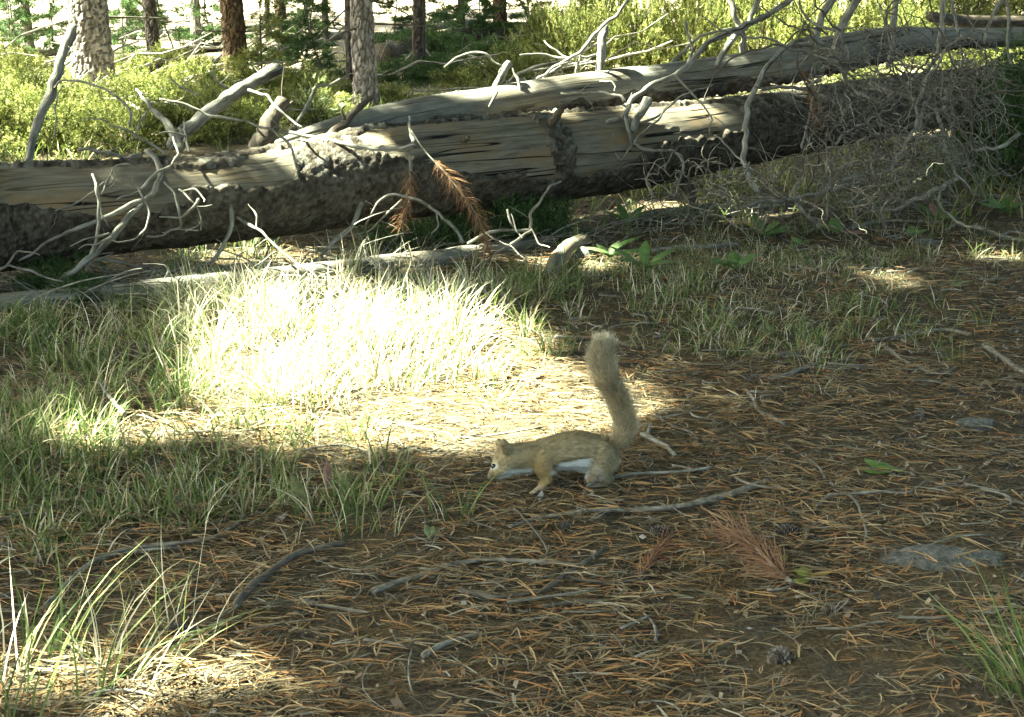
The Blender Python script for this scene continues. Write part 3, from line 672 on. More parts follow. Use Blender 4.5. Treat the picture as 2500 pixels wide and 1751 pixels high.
# ------------------------------------------------------------------ litter: needles, flakes, twigs
def scatter(n, y0, y1, mx=1.12):
    """points on the ground inside the view cone, a little wider than the frame"""
    y = np.sqrt(rng.uniform(y0 ** 2, y1 ** 2, n)); x = rng.uniform(-1, 1, n) * (0.40 * mx * y + 0.1)
    return x, y
def litter(n, y0, y1, Lm, Wm, lift):
    x, y = scatter(n, y0, y1)
    px, py, _ = proj(np.stack([x, y, 0 * x], -1))
    dens = 0.7 + 0.4 * vn(np.stack([x * 5, y * 5, 0 * x], -1), 201) + 0.45 * vn(np.stack([x * 14, y * 14, 0 * x], -1), 203)
    dens *= 1 - 0.55 * np.exp(-(((px - 820) / 380) ** 2 + ((py - 850) / 210) ** 2))
    dens *= np.where((px < 700) & (py < 1000), 0.6, 1.0)
    dens *= 1 - 0.6 * np.exp(-(((px - 1000) / 200) ** 2 + ((py - 1600) / 90) ** 2))      # bare soil at the front
    dens *= 1 - 0.6 * np.exp(-(((px - 2050) / 160) ** 2 + ((py - 1640) / 80) ** 2))
    k = rng.random(n) < dens; x, y = x[k], y[k]; n = len(x)
    a = rng.uniform(0, 2 * np.pi, n) * 1.0
    a = np.where(rng.random(n) < 0.45, rng.normal(0.05, 0.35, n) + np.pi * rng.integers(0, 2, n), a)
    base = np.stack([x, y, gh(x, y) + rng.uniform(0.001, 1, n) ** 2 * lift + 0.003], -1)
    tilt = rng.normal(0, 0.10, n); cur = rng.normal(0, 0.45, n)
    d0 = np.stack([np.cos(a - cur), np.sin(a - cur), tilt + 0.08], -1); d1 = np.stack([np.cos(a + cur), np.sin(a + cur), tilt - 0.12], -1)
    side = np.stack([-np.sin(a), np.cos(a), rng.normal(0, 0.4, n)], -1)
    L = Lm * rng.uniform(0.45, 1.2, n)
    pal = np.array([(0.31, 0.19, 0.082), (0.27, 0.14, 0.058), (0.33, 0.255, 0.14), (0.21, 0.165, 0.095), (0.135, 0.115, 0.072), (0.25, 0.24, 0.185), (0.085, 0.074, 0.05)])
    pr = np.array([0.17, 0.12, 0.16, 0.19, 0.18, 0.06, 0.12]) / 1.0
    c = pal[rng.choice(len(pal), n, p=pr)] * rng.uniform(0.75, 1.15, (n, 1))
    V, F_, m = ribbons(base, d0, d1, L, np.full(n, Wm) * rng.uniform(0.8, 1.2, n), 3, side, 0.55)
    # most needles come as pairs joined at one end
    k = rng.random(n) < 0.45; a2 = a[k] + rng.normal(0, 0.3, k.sum()); nn = k.sum()
    e0 = np.stack([np.cos(a2), np.sin(a2), tilt[k] + 0.08], -1); e1 = np.stack([np.cos(a2 - cur[k]), np.sin(a2 - cur[k]), tilt[k] - 0.12], -1)
    V2, F2, m2 = ribbons(base[k], e0, e1, L[k] * rng.uniform(0.85, 1.05, nn), np.full(nn, Wm), 3, np.stack([-np.sin(a2), np.cos(a2), rng.normal(0, 0.4, nn)], -1), 0.55)
    return np.vstack([V, V2]), np.vstack([F_, F2 + len(V)]), np.vstack([np.repeat(c, m, 0), np.repeat(c[k], m2, 0)])
acc = Acc()
for n, y0, y1, L, W, lift in ((14500, 1.1, 1.8, 0.053, 0.0019, 0.016), (22000, 1.8, 2.7, 0.052, 0.0018, 0.018), (22000, 2.7, 4.2, 0.054, 0.0020, 0.02), (7000, 4.2, 6.0, 0.06, 0.0030, 0.02)):
    V, F_, c = litter(n, y0, y1, L, W, lift); acc.add(V, F_, c)
o = acc.build('needle_litter', M['needle'])
tag(o, 'carpet of fallen orange and brown pine needles covering the ground', 'needles', None, 'stuff')
# flakes of bark and duff
n = 24000; x, y = scatter(n, 1.1, 5.5); z = gh(x, y) + rng.uniform(0.002, 0.008, n)
c0 = np.stack([x, y, z], -1); a = rng.uniform(0, 2 * np.pi, n); sz = rng.uniform(0.0015, 0.006, n) * np.where(rng.random(n) < 0.06, 2.0, 1)
u = np.stack([np.cos(a), np.sin(a), rng.normal(0, 0.35, n)], -1) * sz[:, None]; v = np.stack([-np.sin(a), np.cos(a), rng.normal(0, 0.35, n)], -1) * (sz * rng.uniform(0.35, 0.9, n))[:, None]
V = np.stack([c0 - u, c0 - v * 1.1 + u * 0.2, c0 + u, c0 + v * 0.9 - u * 0.25], 1).reshape(-1, 3); F_ = np.arange(4 * n).reshape(-1, 4)
pal = np.array([(0.10, 0.08, 0.06), (0.05, 0.042, 0.035), (0.2, 0.15, 0.1), (0.3, 0.25, 0.18), (0.26, 0.25, 0.23)])
c = pal[rng.choice(5, n, p=[0.34, 0.3, 0.2, 0.1, 0.06])]
o = mk('bark_flakes', V, F_, M['needle'], col=np.repeat(c, 4, 0), smooth=False); tag(o, 'small dark flakes of bark and duff scattered on the soil', 'litter', None, 'stuff')
# thin broken twigs lying everywhere
acc = Acc()
for k in range(520):
    x, y = scatter(1, 1.25, 5.2); x, y = float(x[0]), float(y[0]); L = rng.uniform(0.03, 0.13); a = rng.uniform(0, 2 * np.pi); b = rng.normal(0, 0.25)
    if rng.random() < 0.6: a = rng.normal(0, 0.5)
    t = np.linspace(-1, 1, 6); X_ = x + L / 2 * (t * math.cos(a) - b * t * t * math.sin(a)); Y_ = y + L / 2 * (t * math.sin(a) + b * t * t * math.cos(a))
    Cc = np.stack([X_, Y_, gh(X_, Y_) + 0.007 + rng.uniform(0, 0.008)], -1)
    V, Fc, A = tube(Cc, np.linspace(1, 0.6, 6) * rng.uniform(0.0009, 0.0022) * (1 + y * 0.12), 5, 0.2, 90, k); acc.add(V, Fc, axc=A)
o = acc.build('twig_litter', M['twig']); tag(o, 'thin broken grey twigs strewn over the needle litter', 'twigs', None, 'stuff')

# ---- the larger sticks one can pick out
def stick(label, pts, r0, r1, mat='grey', lift=0.006, knob=0.15, branches=(), name='stick'):
    def line(pts, r0, r1, lift):
        pts = np.array(pts, float); c = catmull(pts, 7 * len(pts))
        Cc = np.array([G(a, b) for a, b in c]); rr = np.linspace(r0, r1, len(c)) * mpp(Cc[:, 1])
        Cc[:, 2] += lift + rr * 0.5
        Cc = Cc + (0.005 * np.stack([vn(Cc * 16 + k * 31, len(label) + k) for k in range(3)], -1) + 0.0018 * np.stack([vn(Cc * 60 + k * 31, len(label) + k + 9) for k in range(3)], -1)) * np.array([1, 1, 0.3]); rr = rr * 0.85 * (1 + 0.2 * vn(Cc * 45, 7))
        return Cc, rr
    Cc, rr = line(pts, r0, r1, lift); org = Cc[0].copy()
    V, Fc, A = tube(Cc, rr, 10, knob * 1.8, 130, len(label))
    if not branches:
        o = mk(name, V - org, Fc, M[mat if mat != 'grey' else 'stick'], axc=A); o.location = org; return tag(o, label, 'stick', 'sticks lying on the forest floor')
    e = empty(name, label, 'stick', org, 'sticks lying on the forest floor'); mk('shaft', V - org, Fc, M[mat if mat != 'grey' else 'stick'], e, axc=A)
    for pts2, q0, q1 in branches:
        Cc, rr = line(pts2, q0, q1, lift); V, Fc, A = tube(Cc, rr, 8, knob, 110, 5); mk('side_twig', V - org, Fc, M[mat], e, axc=A)
    return e
stick('long grey stick lying just below the squirrel, thicker to the right', [(1240, 1302), (1320, 1276), (1400, 1264), (1480, 1259), (1560, 1258), (1640, 1250), (1720, 1240), (1800, 1218), (1872, 1188)], 5, 11, 'grey')
stick('bent grey stick with a pale broken left end in the foreground centre', [(910, 1460), (960, 1440), (1010, 1424), (1080, 1398), (1140, 1384), (1210, 1378), (1280, 1382), (1350, 1392), (1420, 1398)], 10, 6, 'grey')
stick('thick dark stick slanting up right in the left foreground', [(570, 1506), (605, 1465), (650, 1428), (710, 1385), (770, 1362), (842, 1346)], 14, 10, 'dtwig', 0.01)
stick('knobbly dark twig curving up right below the bent grey stick', [(1120, 1456), (1160, 1464), (1210, 1476), (1270, 1470), (1330, 1455), (1390, 1410), (1450, 1378), (1482, 1352)], 10, 7, 'dtwig', 0.008, 0.3)
stick('short knobbly twig with a cut pale right end in the foreground', [(1330, 1490), (1390, 1482), (1430, 1484), (1475, 1490)], 7, 9, 'dtwig', 0.006, 0.3)
stick('thin twig curving along the litter right of the knobbly ones', [(1372, 1412), (1420, 1430), (1500, 1438), (1560, 1425), (1600, 1395)], 5, 4, 'dtwig')
stick('short pale peeled stick near the bottom centre edge', [(1040, 1614), (1070, 1592), (1110, 1576), (1165, 1560)], 9, 6, 'twig', 0.006)
stick('pale twig stretching right from under the squirrel hind foot', [(1440, 1202), (1490, 1188), (1540, 1175), (1610, 1170), (1680, 1166), (1738, 1158)], 6, 4, 'twig', 0.010, 0.15, [([(1690, 1166), (1665, 1156), (1640, 1152)], 5, 4)])
stick('bleached forked stick right of the squirrel tail', [(1570, 1078), (1600, 1092), (1630, 1110), (1648, 1132)], 8, 8, 'twig', 0.010, 0.15, [([(1584, 1085), (1586, 1068), (1585, 1050)], 6, 5)])
stick('dark curved twig lying right of the squirrel tail', [(1588, 1000), (1615, 1030), (1650, 1052), (1690, 1075), (1705, 1100)], 4, 5, 'dtwig')
stick('short grey curved stick on the litter right of the tail', [(1820, 962), (1835, 985), (1860, 1015), (1890, 1032), (1915, 1046)], 5, 7, 'grey')
stick('grey stick with a blunt left end lying in the right middle ground', [(1850, 930), (1890, 932), (1930, 925), (1970, 905), (1995, 895)], 9, 5, 'grey')
stick('long grey stick bending through the sun flecks at right', [(2160, 858), (2200, 888), (2240, 908), (2290, 922), (2335, 908)], 7, 4, 'grey')
stick('straight grey stick beside the sun flecks near the right edge', [(2402, 852), (2440, 880), (2478, 908), (2520, 930)], 8, 9, 'grey')
stick('slim grey twig lying level above the right sun flecks', [(2120, 836), (2180, 834), (2260, 818), (2320, 814), (2372, 826)], 5, 5, 'grey')
stick('thin grey twig arching above the stone at right', [(1985, 1248), (2020, 1226), (2080, 1220), (2150, 1217), (2220, 1217), (2262, 1190)], 4, 4, 'grey', 0.008, 0.1, [([(2070, 1220), (2100, 1260), (2112, 1300), (2108, 1345)], 4, 4)])
stick('short thin twig above the long thin arching one at right edge', [(2265, 1212), (2300, 1200), (2350, 1196), (2380, 1192)], 4, 3, 'grey')
stick('slender grey twig across the lower right foreground', [(1990, 1548), (2060, 1550), (2120, 1542), (2170, 1534)], 4, 4, 'grey')
stick('grey twig lying beneath the grass in the left foreground', [(115, 1500), (150, 1465), (205, 1415), (270, 1375), (340, 1352), (440, 1342), (540, 1325), (600, 1280)], 8, 6, 'grey', 0.01)
stick('pale flat stick lying at lower centre left', [(738, 1486), (790, 1492), (850, 1500), (905, 1506)], 6, 5, 'twig')
stick('thin forked twig crossing near the dark stick', [(735, 1500), (770, 1465), (800, 1440), (830, 1415)], 4, 3, 'grey')
stick('bleached stick lying in the sunlit grass edge at left', [(245, 968), (265, 1000), (285, 1030), (305, 1055)], 5, 7, 'twig', 0.03)
stick('white sunlit twig at the right rim of the sun patch', [(1175, 962), (1230, 950), (1290, 940), (1330, 926)], 4, 3, 'twig', 0.012)
stick('dark half rotten branch lying in shade above the white twig', [(1180, 945), (1240, 930), (1300, 928), (1345, 924)], 9, 7, 'dtwig', 0.004)
stick('slim grey branch lying in the shaded litter behind the leafy plants', [(2080, 565), (2120, 552), (2180, 546), (2240, 548), (2300, 550)], 5, 4, 'grey')
stick('bleached forked twig at the far right edge beside the sun fleck', [(2380, 560), (2420, 580), (2460, 592), (2510, 600)], 6, 6, 'twig', 0.01, 0.15, [([(2440, 586), (2470, 575), (2500, 580)], 4, 3)])
stick('long bleached stick lying beneath the tangle of branches', [(1500, 560), (1560, 540), (1640, 528), (1720, 520), (1790, 512)], 9, 7, 'grey', 0.012)
stick('pale weathered stick right of the broken wood chunk', [(1590, 625), (1650, 618), (1720, 614), (1800, 606)], 9, 8, 'grey', 0.008)
stick('thin brown stem leaning in front of the squirrel head', [(1252, 1292), (1290, 1330), (1318, 1370), (1332, 1400)], 3, 3, 'dtwig', 0.03)
# broken wood chunk and a pale stone beside the pole end
C2 = [G(1345, 668, 0.03), G(1365, 630, 0.035), G(1390, 605, 0.04), G(1425, 592, 0.04)]
V, Fc, A = tube(catmull(np.array(C2), 14), np.linspace(0.021, 0.026, 14), 14, 0.22, 40, 7)
o = mk('wood_chunk', V - C2[0], Fc, M['bare'], axc=A); o.location = C2[0]; tag(o, 'pale tan broken wood chunk at the end of the slim pole', 'wood')

# ------------------------------------------------------------------ stones and pine cones
def blob(name, label, px, py, sx, sy, sz, mat, seed, sink=0.35, cat='stone', group=None):
    g = G(px, py); n, m = 40, 22
    th = np.linspace(0, 2 * np.pi, n, endpoint=False); ph = np.linspace(0.05, np.pi - 0.05, m)
    d = np.stack([np.sin(ph)[:, None] * np.cos(th), np.sin(ph)[:, None] * np.sin(th), np.cos(ph)[:, None] + 0 * th], -1)
    r = 1 + 0.4 * fbm(d * 1.6 + seed, 3, seed) + 0.05 * fbm(d * 7 + seed, 2, seed + 1)
    V = (d * r[..., None] * np.array([sx, sy, sz])).reshape(-1, 3) + np.array([0, 0, sz * (1 - 2 * sink)])
    i = np.arange(m - 1)[:, None] * n; j = np.arange(n)[None]; k = (j + 1) % n
    F_ = np.stack([i + j, i + n + j, i + n + k, i + k], -1).reshape(-1, 4)
    F3 = np.vstack([np.stack([np.arange(n), (np.arange(n) + 1) % n, np.full(n, m * n)], -1), np.stack([(m - 1) * n + (np.arange(n) + 1) % n, (m - 1) * n + np.arange(n), np.full(n, m * n + 1)], -1)])
    V = np.vstack([V, V[:n].mean(0), V[-n:].mean(0)])
    o = mk(name, V, [F_, F3], M[mat]); o.location = g; return tag(o, label, cat, group)
blob('half_buried_stone', 'long flat grey stone half buried at the lower right edge', 2300, 1362, 0.088, 0.034, 0.019, 'stone', 3, 0.62)
blob('stone', 'small oval grey stone in the right middle ground', 2380, 1046, 0.035, 0.016, 0.014, 'stone', 5)
blob('stone', 'flat dull stone behind the leafy plants at upper right', 2265, 600, 0.05, 0.03, 0.016, 'stone', 8)
blob('stone', 'pale rounded stone beside the broken wood chunk', 1420, 636, 0.045, 0.03, 0.028, 'stone', 12, 0.3)
blob('stone', 'dark flat stone in the litter right of the tail tip', 1925, 870, 0.03, 0.018, 0.008, 'stone', 15)
blob('pebble', 'tiny pale pebble in the right foreground', 1600, 1552, 0.006, 0.005, 0.005, 'stone', 20)
blob('pebble', 'tiny tan pebble by the flat stick at lower left', 725, 1502, 0.006, 0.005, 0.005, 'stone', 21)
def cone_mesh(L, W, seed):
    acc = Acc(); r = np.random.default_rng(seed); n = 90
    core = catmull(np.array([(0, 0, 0), (L * 0.5, 0, 0), (L, 0, 0)]), 8)
    V, Fc, A = tube(core, W * 0.45 * np.array([0.5, .9, 1, 1, .9, .75, .5, .25]), 8); acc.add(V, Fc, (0.05, 0.04, 0.03))
    for k in range(n):
        t = (k + 0.5) / n; a = k * 2.39996; rr = W * 0.5 * math.sin(math.pi * min(0.95, 0.12 + t * 0.86)) ** 0.7
        ax = np.array([t * L, 0, 0]); out = np.array([0.45 - 0.5 * (1 - t), math.cos(a), math.sin(a)]); out /= np.linalg.norm(out)
        tan = np.array([0, -math.sin(a), math.cos(a)]); b = ax + out * rr * 0.3; tip = ax + out * rr * 1.35; w = W * 0.15
        up = np.cross(out, tan) * W * 0.05
        V = np.array([b - tan * w * .5, b + tan * w * .5, tip * .6 + b * .4 + tan * w, tip + tan * w * .35 - up, tip - tan * w * .35 - up, tip * .6 + b * .4 - tan * w,
                      tip * .7 + b * .3 + up * 1.6])
        F4 = np.array([[0, 1, 2, 5]]); F3 = np.array([[2, 3, 6], [3, 4, 6], [4, 5, 6], [5, 2, 6]])
        v = r.uniform(0.7, 1.3); base = np.array([(0.09, 0.08, 0.065)] * 2 + [(0.16, 0.15, 0.128)] * 4 + [(0.26, 0.25, 0.225)]) * v
        acc.add(V, [F4, F3], base)
    return acc.build('pine_cone', M['cone'], smooth=False, link=False)
cones = [cone_mesh(0.042, 0.026, 1), cone_mesh(0.034, 0.030, 2)]
CONES = [(1432, 1192, 0, 0.5, 0.9, 'grey pine cone lying beside the squirrel hind foot'), (1950, 1312, 0, 2.6, 1.0, 'weathered pine cone right of the reddish needle fan'),
         (2478, 962, 1, 0.2, 0.95, 'grey open pine cone at the far right edge'), (2240, 1026, 0, 1.2, 0.85, 'small dark pine cone left of the oval stone'),
         (1885, 1622, 1, 0.6, 0.95, 'grey pine cone in the lower right foreground'), (1222, 1634, 1, 1.5, 0.6, 'little grey pine cone near the bottom centre'),
         (405, 1556, 0, 0.3, 1.0, 'sunlit pale pine cone in the left foreground grass'),
         (1835, 938, 1, 0.9, 0.9, 'dark pine cone by the blunt grey stick'),
         (2200, 768, 0, 2.2, 1.0, 'grey pine cone in the grass at right middle'), (1385, 1298, 1, 1.9, 0.6, 'tiny dark pine cone just below the long stick'),
         (2010, 1500, 1, 0.3, 0.7, 'small brown pine cone right of the yellowish leaves'), (1590, 1310, 0, 0.1, 0.95, 'dark pine cone below the thick end of the long stick')]
for px, py, m, a, sc, lab in CONES:
    g = G(px, py); o = bpy.data.objects.new('pine_cone', cones[m]); COL.objects.link(o); o.location = (g[0], g[1], g[2] + 0.006 * sc); o.rotation_euler = (a, 0.15, a); o.scale = (sc * 0.8,) * 3
    tag(o, lab, 'pine cone', 'fallen pine cones')

# ------------------------------------------------------------------ broad leaved plants
def leaf_mesh(base, d0, d1, L, W, col):
    n = 9; t = np.linspace(0, 1, n); d0 = np.array(d0, float); d0 /= np.linalg.norm(d0); d1 = np.array(d1, float); d1 /= np.linalg.norm(d1)
    Cc = np.array(base) + L * (d0 * (t - t * t / 2)[:, None] + d1 * (t * t / 2)[:, None])
    side = np.cross(d0, d1 + np.array([0.01, 0.02, 0])); side /= np.linalg.norm(side) + 1e-9
    if abs(side[2]) > 0.8: side = np.array([1.0, 0, 0.2])
    up = np.cross(side, d0); w = W * 0.5 * np.sin(np.pi * np.clip(t * 0.93 + 0.05, 0, 1)) ** 0.8
    V = np.stack([Cc - side * w[:, None] + up * w[:, None] * 0.35, Cc, Cc + side * w[:, None] + up * w[:, None] * 0.35], 1).reshape(-1, 3)
    o = (np.arange(n - 1) * 3)[:, None] + np.arange(2)[None]; F_ = np.stack([o, o + 1, o + 4, o + 3], -1).reshape(-1, 4)
    c = np.repeat(np.array([col]), len(V), 0) * (1 + 0.12 * rng.normal(size=(len(V), 1)))
    return V, F_, c
def plant(name, label, px, py, leaves, cat='plant', stem=0.03, group='broad leaved plants on the forest floor'):
    """leaves: (azimuth deg, rise, L, W, colour)"""
    g = G(px, py); e = empty(name, label, cat, g, group)
    V, Fc, A = tube(catmull(np.array([(0, 0, -0.005), (0.003, 0, stem * 0.5), (0, 0.004, stem)]), 6), np.linspace(0.0018, 0.001, 6), 6); mk('stem', V, Fc, M['leaf'], e, col=np.full((len(V), 3), 0.1))
    for k, (az, rise, L, W, col) in enumerate(leaves):
        h = np.array([math.cos(R(az)), math.sin(R(az)), 0]); b = np.array([0, 0, stem * (0.3 + 0.7 * (k + 1) / len(leaves))])
        V, F_, c = leaf_mesh(b, h + np.array([0, 0, rise]), h + np.array([0, 0, rise * 0.3 - 0.25]), L * 1.1, W * 1.4, col); mk('leaf', V, F_, M['leaf'], e, col=c)
    return e
GR, GR2, PINK, YG = (0.10, 0.175, 0.05), (0.135, 0.215, 0.075), (0.34, 0.19, 0.155), (0.24, 0.26, 0.07)
plant('leafy_plant', 'plant with two upright oval green leaves and fallen pink leaves at upper right', 2050, 582, [(100, 1.6, 0.075, 0.032, GR2), (165, 0.9, 0.075, 0.034, YG), (20, 0.15, 0.075, 0.025, PINK), (-15, 0.05, 0.07, 0.02, PINK), (200, 1.2, 0.05, 0.018, GR)])
plant('leafy_plant', 'plant with long pointed green leaves left of the two leaved one', 1868, 590, [(30, 0.8, 0.10, 0.026, GR2), (120, 2.0, 0.09, 0.02, GR), (150, 1.0, 0.08, 0.02, YG), (-20, 0.5, 0.08, 0.022, GR), (45, 1.0, 0.07, 0.02, GR2)])
plant('leafy_plant', 'single small leaf plant in front of the long leaved one', 1958, 612, [(120, 0.8, 0.05, 0.022, GR2), (20, 0.3, 0.03, 0.012, GR)])
plant('leafy_plant', 'tall leafy plant beneath the tangle at upper right', 2285, 548, [(60, 1.8, 0.09, 0.022, GR), (140, 1.5, 0.09, 0.022, GR), (0, 0.7, 0.08, 0.026, GR2), (-40, 0.4, 0.07, 0.026, GR2), (185, 0.6, 0.08, 0.02, GR), (100, 1.5, 0.06, 0.02, PINK)])
plant('leafy_plant', 'pale leaved rosette left of the tall leafy plant', 2228, 590, [(80, 1.2, 0.06, 0.022, GR2), (170, 0.7, 0.05, 0.02, (0.14, 0.2, 0.1)), (20, 0.6, 0.05, 0.02, GR2), (-80, 0.3, 0.04, 0.022, (0.16, 0.22, 0.12))])
plant('leafy_plant', 'bushy green leaved plant near the right edge under the tangle', 2445, 530, [(60, 1.3, 0.09, 0.03, GR), (110, 1.4, 0.08, 0.03, GR2), (170, 0.8, 0.09, 0.03, GR), (10, 0.8, 0.08, 0.03, GR2), (220, 0.5, 0.08, 0.025, GR), (300, 0.5, 0.06, 0.025, GR)])
plant('leafy_plant', 'sunlit pale green leaved plant right of the broken wood chunk', 1488, 640, [(60, 1.5, 0.07, 0.022, (0.15, 0.21, 0.09)), (130, 1.2, 0.06, 0.02, (0.12, 0.18, 0.07)), (0, 0.5, 0.10, 0.026, GR2), (-40, 0.5, 0.10, 0.026, GR), (180, 0.6, 0.07, 0.025, GR2), (20, 0.9, 0.10, 0.022, GR)])
plant('leafy_plant', 'dark green leaved plant in the grass right of the pale one', 1570, 672, [(20, 1.3, 0.11, 0.024, GR), (160, 1.3, 0.11, 0.024, GR2), (80, 1.6, 0.10, 0.022, GR), (-30, 0.6, 0.09, 0.026, GR), (210, 0.6, 0.09, 0.024, GR)])
plant('leafy_plant', 'low green leaved plant in the shade of the tangle left side', 1795, 668, [(150, 0.7, 0.075, 0.028, GR), (40, 0.8, 0.08, 0.028, GR2), (90, 1.0, 0.06, 0.024, GR), (200, 0.4, 0.07, 0.024, GR)])
plant('leafy_plant', 'green leaved plant on the left edge of the tangle floor', 1530, 560, [(40, 1.6, 0.10, 0.024, GR2), (110, 1.8, 0.09, 0.022, GR), (170, 1.0, 0.08, 0.024, GR), (10, 0.8, 0.08, 0.022, GR2)])
plant('fallen_leaf', 'pair of bright green leaves flat on the litter at right', 2180, 1158, [(158, 0.12, 0.050, 0.020, (0.12, 0.2, 0.05)), (130, 0.25, 0.050, 0.020, (0.13, 0.22, 0.06)), (-60, 0.05, 0.018, 0.008, (0.12, 0.2, 0.05))], 'leaf', 0.012)
plant('seedling', 'yellow green small leaved seedling at lower right', 1975, 1430, [(100, 0.8, 0.026, 0.015, YG), (200, 0.3, 0.026, 0.011, YG), (20, 0.4, 0.03, 0.010, YG), (150, 0.6, 0.02, 0.011, YG)], 'plant', 0.014)
plant('seedling', 'tiny yellowish seedling leaning on the reddish needle fan', 1898, 1392, [(120, 0.9, 0.02, 0.011, YG), (190, 0.4, 0.022, 0.010, YG), (40, 0.6, 0.018, 0.009, YG)], 'plant', 0.012)
plant('upright_leaf', 'dull pink upright leaf left of the squirrel', 800, 1205, [(95, 3.0, 0.042, 0.009, (0.19, 0.105, 0.09))], 'leaf', 0.012)
plant('upright_leaf', 'green and pink upright leaf below the dull pink one', 745, 1238, [(130, 2.2, 0.05, 0.013, (0.19, 0.20, 0.09))], 'leaf', 0.006)
plant('seedling', 'pale green folded seedling left of the long stick', 1048, 1328, [(70, 2.2, 0.020, 0.009, (0.14, 0.17, 0.08)), (110, 2.2, 0.018, 0.008, (0.15, 0.18, 0.09))], 'plant', 0.01)

# ------------------------------------------------------------------ grass
def blades(cx, cy, n, L, W, spread, lean, pal, pr, r0=0.03):
    """arrays of tuft centres -> blades"""
    k = np.repeat(np.arange(len(cx)), n); N = len(k)
    a = rng.uniform(0, 2 * np.pi, N); rr = r0 * np.sqrt(rng.random(N))
    x = cx[k] + rr * np.cos(a); y = cy[k] + rr * np.sin(a)
    b = np.stack([x, y, gh(x, y) - 0.002], -1)
    a = a + rng.normal(0, 0.7, N)
    out = np.stack([np.cos(a), np.sin(a), 0 * a], -1)
    sp = np.abs(rng.normal(0, spread, N))[:, None]
    d0 = out * sp * 0.6 + np.array([lean[0], lean[1], 1.0]) + 0.1 * unit(N)
    d1 = out * (sp * 2.0 + 0.25) + np.array([lean[0] * 2, lean[1] * 2, 0.55]) + 0.35 * unit(N)
    LL = (L[k] if isinstance(L, np.ndarray) else L) * rng.uniform(0.4, 1.15, N); WW = W * rng.uniform(0.7, 1.3, N)
    V, F_, m = ribbons(b, d0, d1, LL, WW, 4)
    c = np.array(pal)[rng.choice(len(pal), N, p=pr)] * rng.uniform(0.75, 1.2, (N, 1))
    return V, F_, np.repeat(c, m, 0)
STRAW = [(0.60, 0.57, 0.42), (0.34, 0.31, 0.18), (0.15, 0.205, 0.062), (0.085, 0.14, 0.038), (0.21, 0.26, 0.09)]  # first straw tone whitened to brighten the sun patch
def gdens(px, py):
    g = lambda x, y, sx, sy: np.exp(-(((px - x) / sx) ** 2 + ((py - y) / sy) ** 2))
    d = 1.0 * g(820, 840, 330, 170) + 1.15 * g(250, 900, 420, 210) + 0.75 * g(900, 715, 420, 50) + 0.85 * g(400, 1150, 400, 120) + 0.45 * g(1330, 720, 260, 100)
    d = d + 0.75 * g(1880, 730, 300, 150) + 0.3 * g(1700, 640, 250, 70) + 0.45 * g(120, 1320, 260, 170) + 0.12 * g(950, 1240, 200, 110) + 0.25 * g(2420, 620, 150, 80) + 0.22 * g(650, 640, 600, 50)
    pole = np.interp(px, [-300, 0, 330, 650, 960, 1230, 1335], [775, 742, 712, 680, 643, 607, 592])      # little grass right against the slim pole
    d = d * np.where((px < 1380) & (py < pole + 62), 0.16, 1.0)
    return d * (1 - 0.9 * g(1400, 1130, 220, 120))
acc = Acc()
x, y = scatter(7000, 1.35, 4.6); px, py, _ = proj(np.stack([x, y, 0 * x], -1))
d = gdens(px, py) * (0.25 + 1.25 * sm(vn(np.stack([x * 4.5, y * 4.5, 0 * x], -1), 311), -0.35, 0.45)); k = rng.random(len(x)) < d * 0.62; x, y, px, py = x[k], y[k], px[k], py[k]
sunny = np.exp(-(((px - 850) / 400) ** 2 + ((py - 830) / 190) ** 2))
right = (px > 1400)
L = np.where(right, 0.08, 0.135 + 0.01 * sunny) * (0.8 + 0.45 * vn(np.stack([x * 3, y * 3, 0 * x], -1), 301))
for sel, pr, nb in ((sunny > 0.35, [0.66, 0.10, 0.08, 0.04, 0.12], 22), ((sunny <= 0.35) & ~right, [0.07, 0.22, 0.26, 0.29, 0.16], 19), (right, [0.10, 0.24, 0.25, 0.27, 0.14], 10)):  # more pale dry straw in the sun patch, sunlight put into blade colour
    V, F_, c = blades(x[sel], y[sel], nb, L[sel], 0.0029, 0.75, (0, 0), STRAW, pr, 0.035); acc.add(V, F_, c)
# low dry thatch between the tufts
x, y = scatter(9000, 1.5, 4.4); px, py, _ = proj(np.stack([x, y, 0 * x], -1)); k = rng.random(len(x)) < gdens(px, py) * 0.8
V, F_, c = blades(x[k], y[k], 4, 0.05, 0.002, 1.6, (0, 0), STRAW, [0.4, 0.35, 0.12, 0.05, 0.08], 0.03); acc.add(V, F_, c)
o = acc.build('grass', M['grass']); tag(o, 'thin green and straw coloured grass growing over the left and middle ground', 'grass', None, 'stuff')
def tuft(label, px, py, n, L, W, spread, lean, pr, r0, name='grass_tuft'):
    g = G(px, py); V, F_, c = blades(np.array([g[0]]), np.array([g[1]]), n, L, W, spread, lean, STRAW, pr, r0)
    o = mk(name, V - g, F_, M['grass'], col=c); o.location = g; return tag(o, label, 'grass', 'taller grass tufts')
tuft('tall bright green grass tuft filling the bottom left corner', 40, 1690, 70, 0.21, 0.0028, 0.55, (0.12, 0.1), [0.12, 0.08, 0.25, 0.3, 0.25], 0.10)
tuft('sunlit straw coloured grass tuft leaning right at the bottom left', 330, 1650, 42, 0.15, 0.0024, 0.7, (0.35, 0.1), [0.45, 0.2, 0.15, 0.05, 0.15], 0.05)
tuft('green grass tuft arching left in the bottom right corner', 2500, 1700, 60, 0.16, 0.0022, 0.35, (-0.35, 0.05), [0.06, 0.06, 0.2, 0.5, 0.18], 0.03)
tuft('tall grass stems rising in front of the sun patch', 690, 1170, 26, 0.16, 0.0022, 0.25, (0.02, 0), [0.05, 0.15, 0.3, 0.35, 0.15], 0.03)
